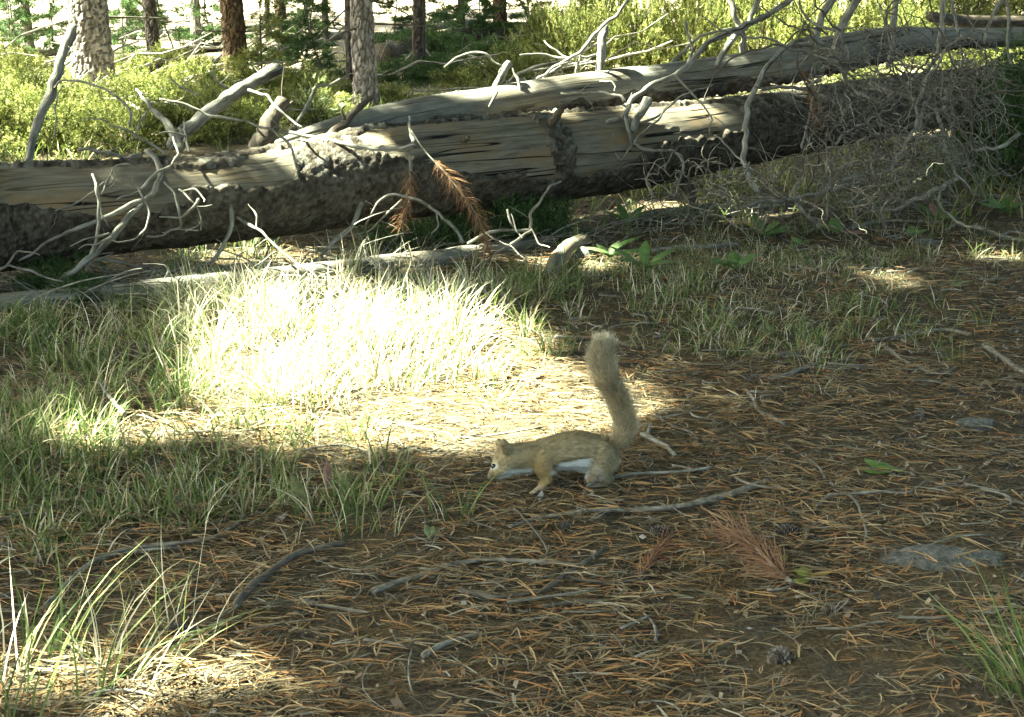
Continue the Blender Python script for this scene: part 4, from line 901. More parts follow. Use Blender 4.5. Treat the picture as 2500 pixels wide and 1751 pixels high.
tuft('dense shaded green tuft at left centre', 470, 1240, 70, 0.15, 0.002, 0.5, (0, 0), [0.08, 0.17, 0.25, 0.35, 0.15], 0.05)
tuft('bright grass tuft catching light at the left edge of the sun patch', 215, 1010, 40, 0.17, 0.0025, 0.5, (0.05, 0), [0.1, 0.05, 0.35, 0.2, 0.3], 0.04)
tuft('small fine grass tuft in the centre foreground', 955, 1300, 20, 0.10, 0.0016, 0.5, (-0.05, 0), [0.2, 0.25, 0.2, 0.25, 0.1], 0.025)
tuft('sparse thin grass tuft above the bent grey stick', 870, 1310, 22, 0.12, 0.0016, 0.5, (0.02, 0), [0.15, 0.25, 0.25, 0.25, 0.1], 0.03)
tuft('lone grass tuft at right of the squirrel tail tip', 1560, 760, 28, 0.10, 0.002, 0.4, (0, 0), [0.1, 0.15, 0.25, 0.35, 0.15], 0.03)
tuft('green grass tuft in the right middle ground among needles', 1990, 850, 36, 0.12, 0.002, 0.4, (0, 0), [0.08, 0.17, 0.25, 0.35, 0.15], 0.04)
tuft('leaning grass blades at the right edge sun flecks', 2330, 890, 18, 0.10, 0.002, 0.5, (-0.2, 0.1), [0.1, 0.1, 0.4, 0.2, 0.2], 0.03)
tuft('long single grass stems in the left foreground', 440, 1560, 12, 0.20, 0.0018, 0.25, (0.05, 0.05), [0.5, 0.2, 0.2, 0.05, 0.05], 0.05)

# ------------------------------------------------------------------ the squirrel
def sqY(px): return 1.930 + (px - 1320) * 0.00022
SQ = []                                             # (px, py, dY, r_px) spheres blended into one body
def chain(*pts):
    p = np.array(pts, float)
    for a, b in zip(p[:-1], p[1:]):
        n = max(2, int(np.hypot(*(a - b)[:2]) / 3))
        for t in np.linspace(0, 1, n): SQ.append(a * (1 - t) + b * t)
chain((1196, 1162, 0, 7), (1204, 1156, 0, 12), (1216, 1147, 0, 19), (1229, 1129, 0, 29), (1241, 1116, 0, 33), (1259, 1114, 0, 32), (1280, 1113, 0, 32), (1310, 1112, 0, 35), (1340, 1107, 0, 40), (1375, 1102, 0, 46), (1410, 1100, 0, 50), (1440, 1106, 0, 50), (1462, 1118, 0, 46), (1476, 1122, 0, 36))
chain((1222, 1148, 0, 21), (1243, 1139, 0, 23), (1265, 1131, 0, 26), (1292, 1127, 0, 29), (1315, 1124, 0, 31))
for sgn, dx in ((-1, 0), (1, -7)):
    w = 0.020 * sgn
    chain((1238 + dx, 1100, w * 0.6, 13), (1233 + dx * 1.5, 1089, w * 0.85, 12), (1229 + dx * 1.6, 1081, w * 1.0, 9.5), (1228 + dx * 1.6, 1076, w * 1.05, 6))                # ears
    chain((1213, 1150, w * 0.45, 14), (1228, 1143, w * 0.5, 18))
    fx = 0 if sgn < 0 else 14
    chain((1318 + fx * .3, 1118, w * 0.45, 30), (1322 + fx * .5, 1140, w * 0.75, 22), (1333 + fx * .6, 1160, w * 0.9, 14), (1328 + fx, 1178, w * 0.95, 10.5), (1319 + fx, 1191, w * 1.0, 9), (1311 + fx, 1197, w * 1.04, 7.5))
    for q, (ddx, ddy) in enumerate(((-12, 0), (-15, 2.5), (-14, 5), (-10, 7))):
        chain((1311 + fx, 1197, w * 1.08 + 0.0022 * (q - 1.5) * -sgn, 4.2), (1311 + fx + ddx * .6, 1197.5 + ddy * .6, w * 1.08 - 0.004 * (q - 1.5), 3.8), (1311 + fx + ddx * 1.15, 1200 + ddy, w * 1.08 - 0.0055 * (q - 1.5), 3.2))
    chain((1314 + fx, 1193, w * 1.05, 3), (1306 + fx, 1193, w * 0.9, 2.4))
    hx = 0 if sgn < 0 else 6
    chain((1458 + hx, 1110, w * 0.55, 40), (1464 + hx, 1130, w * 0.8, 35), (1456 + hx, 1148, w * 1.0, 26), (1446 + hx, 1160, w * 1.1, 17))
    chain((1456 + hx, 1150, w * 1.15, 23), (1478 + hx, 1163, w * 1.15, 15), (1488 + hx, 1174, w * 1.15, 10), (1478 + hx, 1181, w * 1.2, 7), (1458 + hx, 1184, w * 1.25, 6.5), (1446 + hx, 1186, w * 1.28, 5.5))
    for q in range(5):
        chain((1449 + hx, 1185, w * 1.28, 5), (1433 + hx, 1186 + (q - 2) * 1.2, w * 1.28 - 0.0045 * (q - 2), 3.4))
TAIL = [(1478, 1118, 0.0, 17), (1498, 1096, 0.0, 13), (1514, 1074, 0, 12), (1523, 1046, 0, 12), (1522, 1014, 0, 12), (1508, 972, 0, 12), (1486, 932, 0, 12), (1473, 896, 0, 12), (1470, 872, 0, 10), (1473, 852, 0, 7)]
chain(*TAIL)
def sq3(px, py, dY): return P(px, py, sqY(px) + dY)
import bmesh
bm = bmesh.new()
for px, py, dY, r in SQ:
    c = sq3(px, py, dY); rr = r * mpp(1.98)
    g = bmesh.ops.create_icosphere(bm, subdivisions=2, radius=rr)
    bmesh.ops.translate(bm, verts=g['verts'], vec=tuple(c))
me = bpy.data.meshes.new('tmp'); bm.to_mesh(me); bm.free()
tmp = bpy.data.objects.new('tmp', me); COL.objects.link(tmp)
md = tmp.modifiers.new('r', 'REMESH'); md.mode = 'VOXEL'; md.voxel_size = 0.0017
md = tmp.modifiers.new('s', 'SMOOTH'); md.factor = 0.5; md.iterations = 7
dg = bpy.context.evaluated_depsgraph_get(); ev = tmp.evaluated_get(dg); em = ev.to_mesh()
BV = np.empty(len(em.vertices) * 3, np.float32); em.vertices.foreach_get('co', BV); BV = BV.reshape(-1, 3).astype(float)
BN = np.empty(len(em.vertices) * 3, np.float32); em.vertices.foreach_get('normal', BN); BN = BN.reshape(-1, 3).astype(float)
em.calc_loop_triangles(); BT = np.empty(len(em.loop_triangles) * 3, np.int32); em.loop_triangles.foreach_get('vertices', BT); BT = BT.reshape(-1, 3)
ev.to_mesh_clear(); bpy.data.objects.remove(tmp); bpy.data.meshes.remove(me)
BACK, ORNG, WHITE, DARK, TAN = (np.array(c) for c in ((0.30, 0.255, 0.15), (0.37, 0.275, 0.125), (0.66, 0.71, 0.66), (0.05, 0.042, 0.03), (0.36, 0.30, 0.20)))
def coat(p, nrm):
    """colouring of the coat by the place on the body"""
    px, py, _ = proj(p); n = len(p); c = np.repeat(BACK[None], n, 0)
    c = c * (1 + 0.45 * vn(p * np.array([260, 300, 330]), 401)[:, None] + 0.18 * vn(p * 70, 409)[:, None]) * (1 - 0.22 * (1 - sm(py, 1060, 1085)))[:, None]
    def mix(c, k, t): return c * (1 - k[:, None]) + t * k[:, None]
    wob = 4 * vn(p * 140, 403)
    c = mix(c, np.exp(-(((px - 1308) / 34) ** 2 + ((py - 1130 + wob) / 28) ** 2)) * 0.85, ORNG)
    c = mix(c, sm(py, 1140, 1152) * sm(px, 1290, 1302) * (1 - sm(px, 1345, 1356)), ORNG * 1.02)
    c = mix(c, 0.35 * np.exp(-(((px - 1235) / 22) ** 2 + ((py - 1112) / 18) ** 2)), ORNG * 0.7)
    line = np.interp(px, [1330, 1346, 1365, 1400, 1438, 1450, 1460], [1165, 1142, 1128, 1122, 1117, 1128, 1165]) + wob * 0.5
    dy = p[:, 1] - sqY(px)
    inb = sm(px, 1333, 1346) * (1 - sm(px, 1450, 1462)) * (1 - sm(px, 1430, 1440) * sm(-dy, 0.016, 0.024)) * (1 - (1 - sm(px, 1358, 1368)) * sm(py, 1154, 1162))
    c = mix(c, 0.55 * inb * sm(py, line - 8, line - 3) * (1 - sm(py, line - 1, line + 2)), DARK)
    c = mix(c, inb * sm(py, line - 1, line + 3), WHITE)
    thl = np.interp(px, [1440, 1455, 1470, 1485], [1112, 1128, 1146, 1170])
    c = mix(c, 0.22 * sm(px, 1438, 1446) * (1 - sm(px, 1472, 1482)) * sm(py, thl + 2, thl + 12) * (1 - sm(py, 1165, 1172)), WHITE * 0.8)
    ch = np.interp(px, [1195, 1215, 1245, 1290], [1172, 1160, 1143, 1140])
    c = mix(c, sm(px, 1200, 1214) * (1 - sm(px, 1288, 1300)) * sm(py, ch - 2, ch + 8) * 0.85, WHITE * 0.85)
    e = np.hypot(px - 1206, (py - 1139)); c = mix(c, (1 - sm(e, 7, 10)) * 0.7, WHITE * 0.6)
    c = mix(c, np.exp(-(((px - 1193) / 9) ** 2 + ((py - 1160) / 10) ** 2)) * 0.5, BACK * 0.55)
    c = mix(c, np.exp(-(((px - 1228) / 6) ** 2 + ((py - 1086) / 9) ** 2)) * 0.7, np.array([0.20, 0.125, 0.07]))
    c = mix(c, sm(py, 1184, 1190) * (1 - sm(px, 1400, 1420)), TAN); c = mix(c, sm(py, 1178, 1182) * sm(px, 1425, 1435) * (1 - sm(px, 1480, 1495)), TAN * 0.8)
    return np.clip(c, 0.005, 0.9)
sqo = sq3(1400, 1190, 0); sqo[2] = 0
sq = empty('squirrel', 'small grey brown squirrel crouching on the needles with its tail raised', 'squirrel', sqo)
mk('body', BV - sqo, BT, M['fur'], sq, col=coat(BV, BN))
# fur
def fur(n, L, wid):
    tri = BV[BT]; ar = np.linalg.norm(np.cross(tri[:, 1] - tri[:, 0], tri[:, 2] - tri[:, 0]), axis=1)
    k = rng.choice(len(BT), n, p=ar / ar.sum()); w = rng.dirichlet((1, 1, 1), n)
    p = (tri[k] * w[..., None]).sum(1); nn = (BN[BT[k]] * w[..., None]).sum(1); nn /= np.linalg.norm(nn, axis=1)[:, None]
    px, py, _ = proj(p)
    keep = ~((py < 1085) & (px > 1462)) & ~((np.hypot(px - 1201, py - 1138) < 12) & (nn[:, 1] < 0.3))
    p, nn, px, py = p[keep], nn[keep], px[keep], py[keep]; n = len(p)
    flow = np.repeat(np.array([[1.0, 0.15, -0.05]]), n, 0)
    leg = (py > 1160); flow[leg] = np.array([0.25, 0, -1.0]); rump = (px > 1470); flow[rump] = np.array([0.4, 0.1, -0.9])
    flow = flow - (flow * nn).sum(1)[:, None] * nn; flow /= np.linalg.norm(flow, axis=1)[:, None] + 1e-6
    LL = L * np.where(px < 1250, 0.5, 1.0) * np.where(py > 1172, 0.35, 1.0) * rng.uniform(0.6, 1.2, n)
    V, F_, m = ribbons(p - nn * 0.0006, nn * 0.75 + flow + 0.2 * unit(n), nn * 0.15 + flow + 0.2 * unit(n), LL, np.full(n, wid), 2, np.cross(nn, flow) + 0.3 * unit(n))
    c = coat(p, nn); tip = np.clip(c * rng.uniform(0.7, 1.45, (n, 1)), 0, 0.8); root = c * 0.8
    cc = np.stack([root, root, (c + tip) / 2, (c + tip) / 2, tip, tip], 1).reshape(-1, 3)
    return V, F_, cc
V, F_, c = fur(52000, 0.0088, 0.00055); mk('fur', V - sqo, F_, M['fur'], sq, col=c)
# bushy tail hair
tp = np.array(TAIL[1:] + [(1471, 838, 0, 4)]); q = catmull(tp, 80); TC = np.array([sq3(a, b, d) for a, b, d, r in q])
n = 15000; i = np.clip((rng.random(n) ** 0.92 * 79), 0, 78.5); i0 = i.astype(int); f = (i - i0)[:, None]
b = TC[i0] * (1 - f) + TC[i0 + 1] * f; T = np.gradient(TC, axis=0)[i0]; T /= np.linalg.norm(T, axis=1)[:, None]
o_ = unit(n); o_ -= (o_ * T).sum(1)[:, None] * T; o_ /= np.linalg.norm(o_, axis=1)[:, None]
tt = i / 79; LL = np.interp(tt, [0, 0.12, 0.3, 0.6, 0.85, 1], [0.015, 0.026, 0.030, 0.032, 0.027, 0.015]) * rng.uniform(0.55, 1.1, n) * np.where(rng.random(n) < 0.12, 1.35, 1.0)
V, F_, m = ribbons(b + o_ * 0.006, T * (0.62 + 1.3 * tt ** 5)[:, None] + o_ + 0.18 * unit(n), T * 1.25 + o_ * (0.55 - 0.4 * tt ** 4)[:, None] + 0.25 * unit(n), LL, np.full(n, 0.0006), 3)
root = np.array([0.58, 0.47, 0.27]); band = np.array([0.42, 0.37, 0.24]); tip = np.array([0.85, 0.82, 0.66])
grey = np.interp(tt, [0, 0.5, 0.8, 1], [0, 0.2, 0.6, 0.7])[:, None]
rt = root * (1 - grey) + np.array([0.48, 0.45, 0.34]) * grey
jit = rng.uniform(0.8, 1.2, (n, 1)) * (1 + 0.25 * vn(b * 90, 77)[:, None]); cc = np.stack([rt * jit, rt * jit, rt * jit, rt * jit, np.repeat(band[None], n, 0) * jit, np.repeat(band[None], n, 0) * jit, np.repeat(tip[None], n, 0) * jit, np.repeat(tip[None], n, 0) * jit], 1).reshape(-1, 3)
mk('tail_hair', V - sqo, F_, M['tail'], sq, col=cc)
from mathutils.bvhtree import BVHTree
bvh = BVHTree.FromPolygons([tuple(v) for v in BV], [tuple(int(k) for k in f) for f in BT])
d = Vector(ray(1206, 1139)).normalized(); hit = bvh.ray_cast(Vector((0, 0, CAM_H)), d)[0]
bm = bmesh.new(); bmesh.ops.create_uvsphere(bm, u_segments=24, v_segments=16, radius=0.0044)
me = bpy.data.meshes.new('eye'); bm.to_mesh(me); bm.free(); me.materials.append(M['eye'])
for pl in me.polygons: pl.use_smooth = True
eye = bpy.data.objects.new('eye', me); COL.objects.link(eye); eye.parent = sq; eye.location = hit + d * 0.0016 - Vector(sqo)
# whiskers
wb = np.array([sq3(1200, 1158, -0.006)] * 14); n = 14
V, F_, m = ribbons(wb + 0.002 * unit(n), np.array([-0.2, -0.7, 0.1]) + 0.6 * unit(n), np.array([0.3, -0.8, -0.3]) + 0.5 * unit(n), np.full(n, 0.028), np.full(n, 0.0003), 3)
mk('whiskers', V - sqo, F_, M['fur'], sq, col=np.full((len(V), 3), 0.05))

# ------------------------------------------------------------------ trees beyond the log
TREES = []                                          # (x, y, empty, origin) for the crowns
def tree(label, g, rad, H, pal, tilt=(0, 0), branches=6, seed=0, detail=1.0, group='pine trees', name='pine_tree'):
    g = np.array(g, float); g[2] = float(gh(g[0], g[1])) - 0.05
    e = empty(name, label, 'tree', g, group)
    zz = np.concatenate([np.linspace(0, 1.6, int(130 * detail)), np.linspace(1.7, H, 22)]); t = zz / H
    Cc = np.stack([tilt[0] * zz + 0.03 * np.sin(zz * 1.3 + seed), tilt[1] * zz + 0.03 * np.cos(zz * 0.9 + seed), zz], -1)
    rr = rad * (1 - 0.85 * t) * (1 + 0.45 * np.exp(-zz / 0.10)); seg = int(64 * detail)
    th = np.linspace(0, 2 * np.pi, seg, endpoint=False)
    D = np.stack([np.cos(th), np.sin(th), 0 * th], -1)
    Q = Cc[:, None] + D[None] * rr[:, None, None]
    f1, f2, cid = worley(Q * np.array([42, 42, 17]) + seed * 7, 500 + seed); ed = sm(f2 - f1, 0.02, 0.22)
    dd = 0.010 * ed * (0.4 + cid) * min(1, rad / 0.08)
    V = Cc[:, None] + D[None] * (rr[:, None] + dd)[..., None]
    a, b = np.array(pal[0]), np.array(pal[1]); c = a + (b - a) * (ed * (0.35 + 0.65 * cid))[..., None]
    i = np.arange(len(zz) - 1)[:, None] * seg; j = np.arange(seg)[None]; k = (j + 1) % seg
    F_ = np.stack([i + j, i + k, i + seg + k, i + seg + j], -1).reshape(-1, 4)
    tk = mk('trunk', V.reshape(-1, 3), F_, M['trunk'], e, col=c.reshape(-1, 3), smooth=False)
    r = np.random.default_rng(seed + 900)
    for q in range(branches):
        z0 = r.uniform(0.25, 1.3); az = r.uniform(0, 2 * np.pi); L = r.uniform(0.2, 0.7); dr = r.uniform(-0.5, 0.1)
        c0 = np.array([tilt[0] * z0, tilt[1] * z0, z0]); h = np.array([math.cos(az), math.sin(az), 0])
        pts = catmull(np.array([c0, c0 + h * L * .4 + [0, 0, dr * L * .2], c0 + h * L * .75 + [0, 0, dr * L * .6], c0 + h * L + [0, 0, dr * L]]), 10)
        V, Fc, A = tube(pts, np.linspace(0.009, 0.003, 10) * (0.5 + rad * 5), 6, 0.15, 30, q); mk('dead_branch', V, Fc, M['dtwig'], tk, axc=A)
    TREES.append((g[0], g[1], e, g, H)); return e
DK = ((0.035, 0.03, 0.026), (0.15, 0.13, 0.115)); PALE = ((0.09, 0.08, 0.07), (0.42, 0.39, 0.36)); BR = ((0.05, 0.036, 0.026), (0.18, 0.125, 0.085))
BG = [(222, 248, 45, PALE, 'stout pine trunk with sunlit scaly bark at upper left', (0.0, 0), 4, 1.0), (374, 182, 15, DK, 'slim dark pine trunk right of the stout one', (0, 0), 7, 0.8),
      (580, 196, 25, BR, 'dark reddish brown pine trunk behind the snapped limb', (0.02, 0), 6, 0.8), (907, 270, 26, PALE, 'pale sunlit pine trunk behind where the smooth log begins', (-0.02, 0), 3, 1.0),
      (869, 230, 10, DK, 'thin dark trunk standing just left of the pale sunlit one', (-0.03, 0), 3, 0.6), (1022, 186, 14, DK, 'slim dark trunk right of the pale sunlit one', (0, 0), 5, 0.7),
      (474, 128, 11, PALE, 'slim bleached trunk between the slim dark and reddish ones', (0, 0), 3, 0.6), (66, 118, 9, PALE, 'thin bleached trunk near the top left corner', (0, 0), 3, 0.6),
      (690, 112, 12, BR, 'tan far trunk right of the reddish brown one', (0, 0), 4, 0.6), (1226, 92, 15, BR, 'far brown trunk above the broken branch stub', (0, 0), 5, 0.6),
      (660, 110, 6, DK, 'very thin dark far trunk beside the tan one', (0.02, 0), 2, 0.5), (318, 96, 7, DK, 'very thin far trunk between the stout and slim dark ones', (0, 0), 3, 0.5),
      (790, 130, 7, DK, 'thin far trunk among the saplings at top centre left', (0, 0), 3, 0.5), (1120, 96, 8, DK, 'thin far trunk in the shaded middle of the wood', (0, 0), 4, 0.5),
      (1680, 74, 11, BR, 'far brown trunk behind the sunny bushes at top right', (0, 0), 4, 0.5), (2080, 62, 12, DK, 'far dark trunk behind the tangle at top right', (0, 0), 4, 0.5)]
for k, (px, py, hw, pal, lab, tilt, nb, det) in enumerate(BG):
    g = G(px, py); tree(lab, g, hw * mpp(g[1]), 8.5, pal, tilt, nb, k + 1, det)
# unseen pines shade the clearing from sunward; right-hand ones added to dim skylight
for k, (x, y, lab) in enumerate([(-6.2, -2.2, 'pine out of view behind the camera on the far left'), (-3.7, -1.7, 'pine out of view behind the camera on the left'), (-7.5, 4.2, 'pine out of view far to the left of the log'),
                                 (-4.4, 0.55, 'pine out of view to the left of the clearing'), (-1.9, -2.3, 'pine out of view close behind the camera'), (-5.3, 4.0, 'pine out of view left beyond the log'), (3.4, 0.4, 'pine out of view to the right of the clearing'), (3.8, 3.0, 'pine out of view right of the tangle')]):
    tree(lab, (x, y, 0), 0.13, 10.5, DK, (0, 0), 3, 40 + k, 0.5, 'pines shading the clearing')

# ---- crowns: unseen needle tufts placed for shade, gaps cut where sun reaches ground
def shaft(px, py, r, Y=None, dz=0.04): return (G(px, py, dz) if Y is None else P(px, py, Y), r)
SHAFTS = [shaft(640, 800, .10), shaft(700, 760, .10), shaft(720, 860, .15), shaft(800, 780, .16), shaft(850, 870, .20), shaft(930, 800, .19), shaft(960, 910, .19), shaft(1050, 790, .15), shaft(1060, 890, .16), shaft(650, 920, .09), shaft(1130, 790, .09), shaft(1130, 860, .06),
          shaft(560, 985, .04), shaft(780, 970, .09), shaft(900, 990, .09), shaft(1020, 990, .10), shaft(1120, 985, .08), shaft(1200, 985, .07), shaft(1290, 975, .065), shaft(1360, 968, .04), shaft(1300, 925, .05), shaft(1220, 870, .07),
          shaft(380, 1600, .006), shaft(60, 1570, .004), shaft(280, 1010, .015),
          shaft(2150, 645, .004), shaft(2440, 600, .012), shaft(1250, 940, .025),
          shaft(750, 660, .05), shaft(1370, 610, .06), shaft(1430, 620, .01),
          shaft(340, 510, .035, 3.3), shaft(800, 430, .06, 3.75), shaft(1700, 285, .04, 4.65), shaft(1600, 290, .03, 4.5), shaft(860, 350, .02, 3.85),
          shaft(950, 258, .03, 4.25), shaft(1060, 240, .02, 4.35), shaft(1240, 218, .03, 4.5), shaft(1400, 188, .05, 4.65), shaft(1500, 170, .05, 4.8), shaft(1460, 120, .10, 4.75), shaft(1380, 150, .10, 4.7),
          shaft(620, 190, .06, 3.9), shaft(175, 90, .08, 3.9), shaft(150, 150, .05, 3.85), shaft(1150, 135, .10, 4.4), shaft(1800, 70, .05, 5.0), shaft(905, 100, .16, 7.75), shaft(905, 200, .16, 7.75)]
SP = np.array([s_[0] for s_ in SHAFTS]); SR = np.array([s_[1] for s_ in SHAFTS])
tuftsQ = []
def canopy(n, x0, x1, y0, y1, z0, z1, r0, r1, use=True, keep=None):
    tx, ty = rng.uniform(x0, x1, n), rng.uniform(y0, y1, n); z = rng.uniform(z0, z1, n); r = rng.uniform(r0, r1, n)
    q = np.stack([tx, ty, gh(tx, ty)], -1) + SUN[None] / SUN[2] * z[:, None]
    ok = np.ones(n, bool)
    if use:
        for p, rs in zip(SP, SR):
            w = q - p; d = np.linalg.norm(w - (w @ SUN)[:, None] * SUN, axis=1); ok &= d > rs + 0.8 * r
    if keep is not None: ok &= keep(tx, ty)
    tuftsQ.append(np.column_stack([q, r])[ok])
canopy(5600, -3.2, 3.6, 0.2, 4.6, 3.6, 9.5, 0.14, 0.30)
canopy(9000, -2.0, 2.4, 0.9, 4.2, 2.3, 4.6, 0.05, 0.11)
canopy(4500, -2.4, 2.2, 4.0, 5.7, 2.6, 5.5, 0.05, 0.12)
canopy(2600, -2.6, 3.6, 4.4, 5.9, 3.6, 9.0, 0.10, 0.26)                       # over the logs
canopy(1100, 1.2, 4.0, 3.6, 6.6, 3.6, 9.0, 0.14, 0.30)                        # over the tangle
canopy(1900, -1.7, 0.45, 5.8, 14.5, 3.8, 8.5, 0.14, 0.30)                     # shaded middle of the wood
canopy(420, -7, 7, 6.0, 20, 3.8, 9.5, 0.15, 0.35, False)
def overhead(n, x0, x1, y0, y1, z0, z1):
    tuftsQ.append(np.column_stack([rng.uniform(x0, x1, n), rng.uniform(y0, y1, n), rng.uniform(z0, z1, n), rng.uniform(0.22, 0.42, n)]))
overhead(1700, 1.2, 5.0, -1.5, 4.5, 2.6, 6.5); overhead(1700, 1.5, 7.0, 4.0, 11.0, 3.5, 8.0); overhead(1500, 2.2, 6.5, -2.5, 6.0, 3.4, 8.0); overhead(500, -3.5, 2.5, -5.0, -1.2, 3.4, 8.0)      # unseen crowns added to dim skylight on the side away from the sun
def roof(n, x0, x1, y0, y1, z0, z1):
    q = np.column_stack([rng.uniform(x0, x1, n), rng.uniform(y0, y1, n), rng.uniform(z0, z1, n)]); r = rng.uniform(0.25, 0.48, n); ok = np.ones(n, bool)
    gaps = [((-1.5, 5.9, 0.2), 0.72), ((-0.8, 6.2, 0.2), 0.45), ((-2.1, 6.9, 0.3), 0.65), ((-1.0, 7.2, 0.2), 0.25), ((0.5, 10.2, 0.5), 0.7), ((1.2, 10.0, 0.5), 0.8), ((2.0, 10.2, 0.5), 0.8), ((2.9, 10.4, 0.5), 0.8), ((1.6, 8.6, 0.3), 0.5), ((-3.2, 12.0, 0.3), 1.3), ((-1.8, 11.5, 0.3), 0.7), ((2.6, 6.9, 0.2), 0.5), ((1.9, 6.3, 0.2), 0.4), ((-2.0, 9.0, 0.4), 0.5), ((-0.86, 7.8, 0.45), 0.42), ((-2.75, 8.3, 0.4), 0.45)] + list(zip(SP, SR))
    for p, rs in gaps:
        w = q - np.array(p); d = np.linalg.norm(w - (w @ SUN)[:, None] * SUN, axis=1); ok &= d > rs + 0.7 * r
    tuftsQ.append(np.column_stack([q, r])[ok])
roof(5200, -9, 9, 3.5, 19, 4.5, 11)                                            # unseen crowns over the wood beyond the log, added to deepen shade
TQ = np.vstack(tuftsQ)
TXY = np.array([(t[0], t[1]) for t in TREES]); own = np.argmin(((TQ[:, None, :2] - TXY[None]) ** 2).sum(-1), 1)
def needles_tuft(c, r, n):
    N = len(c) * n; k = np.repeat(np.arange(len(c)), n); d = unit(N); b = c[k] + d * (r[k] * rng.uniform(0, 0.5, N))[:, None]
    return ribbons(b, d + 0.3 * unit(N), d + np.array([0, 0, 0.3]), r[k] * 0.55, r[k] * 0.30, 1, unit(N))
for k, (x, y, e, org, H) in enumerate(TREES):
    sel = TQ[own == k]
    if not len(sel): continue
    V, F_, m = needles_tuft(sel[:, :3], sel[:, 3], 22); n = len(V) // m
    c = np.array([(0.05, 0.085, 0.022), (0.065, 0.105, 0.026), (0.085, 0.12, 0.03)])[rng.integers(0, 3, n)]
    mk('crown', V - org, F_, M['crown'], e, col=np.repeat(c, m, 0))
    acc = Acc(); pick = sel[rng.choice(len(sel), min(len(sel), 26), replace=False)]
    for q in pick:
        zb = max(2.2, q[2] - 0.35 * np.hypot(q[0] - x, q[1] - y)); zb = min(zb, org[2] + H * 0.95)
        a = np.array([x, y, zb]); mid = (a + q[:3]) / 2 + [0, 0, -0.1]
        L = np.linalg.norm(q[:3] - a)
        if L > 5: continue
        tl = np.linspace(0, 1, 40)[:, None]; pl = a * (1 - tl) + q[:3] * tl; wl = pl[:, None] - SP[None]; dl = np.linalg.norm(wl - (wl @ SUN)[..., None] * SUN, axis=-1)
        if (dl < SR + 0.12).any(): continue
        V, Fc, A = tube(catmull(np.array([a, mid, q[:3]]), 7), np.linspace(0.022, 0.006, 7), 5, cap=False); acc.add(V, Fc, axc=A)
    if acc.n: acc.build('limbs', M['dtwig'], e, org)

# ------------------------------------------------------------------ junipers, saplings and undergrowth
def juniper_mesh(seed, n, w, h, pal):
    """dome of upswept sprays in separate clumps, dark gaps between them"""
    r = np.random.default_rng(seed); nc = 120; d = r.normal(size=(nc, 3)); d[:, 2] = np.abs(d[:, 2]) * 1.1; d /= np.linalg.norm(d, axis=1)[:, None]
    rad = r.uniform(0.45, 1.05, nc) * (1 + 0.3 * fbm(d * 2.6 + seed, 2, seed)); cc0 = d * rad[:, None] * np.array([w, w, h])
    k0 = r.integers(0, nc, n); c = cc0[k0] + r.normal(size=(n, 3)) * np.array([0.030, 0.030, 0.022]); dn = d[k0]
    m = 16; k = np.repeat(np.arange(n), m); N = n * m
    ax = dn + np.array([0, 0, 0.5]) + 0.5 * unit(n); ax /= np.linalg.norm(ax, axis=1)[:, None]
    t = r.uniform(-0.5, 1, N); b = c[k] + ax[k] * (t * 0.022)[:, None] + 0.004 * unit(N)
    out = ax[k] * 0.8 + unit(N)
    V, F_, mm = ribbons(b, out, out + 0.4 * unit(N), r.uniform(0.007, 0.018, N), np.full(N, 0.0055), 1, unit(N))
    shade = r.uniform(0.6, 1.3, nc)[k0]; col = (np.array(pal)[r.integers(0, len(pal), n)] * shade[:, None])[k] * r.uniform(0.75, 1.25, (N, 1)); cc = np.repeat(col, mm, 0)
    return mk('foliage', V, F_, M['juniper'], col=cc, link=False)
def stems_mesh(seed, w, h):
    acc = Acc(); r = np.random.default_rng(seed)
    for q in range(12):
        a = r.uniform(0, 2 * np.pi); e_ = np.array([math.cos(a) * w * r.uniform(.3, .8), math.sin(a) * w * r.uniform(.3, .8), h * r.uniform(.4, .85)])
        V, Fc, A = tube(catmull(np.array([(0, 0, -0.03), e_ * [.4, .4, .3], e_]), 7), np.linspace(0.008, 0.002, 7), 5, cap=False); acc.add(V, Fc, axc=A)
    return acc.build('stems', M['dtwig'], link=False)
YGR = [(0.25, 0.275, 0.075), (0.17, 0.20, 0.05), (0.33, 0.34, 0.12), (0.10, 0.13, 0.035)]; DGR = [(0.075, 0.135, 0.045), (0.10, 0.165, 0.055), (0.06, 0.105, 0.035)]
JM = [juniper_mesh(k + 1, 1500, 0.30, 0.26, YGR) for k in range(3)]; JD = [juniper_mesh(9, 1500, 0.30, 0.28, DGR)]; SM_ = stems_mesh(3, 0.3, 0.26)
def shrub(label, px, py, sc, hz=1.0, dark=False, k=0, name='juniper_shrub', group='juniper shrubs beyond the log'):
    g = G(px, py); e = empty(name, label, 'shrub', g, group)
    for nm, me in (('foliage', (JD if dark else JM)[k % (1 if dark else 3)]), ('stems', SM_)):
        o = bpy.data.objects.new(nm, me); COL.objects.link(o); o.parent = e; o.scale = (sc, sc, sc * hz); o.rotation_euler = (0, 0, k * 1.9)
    return e
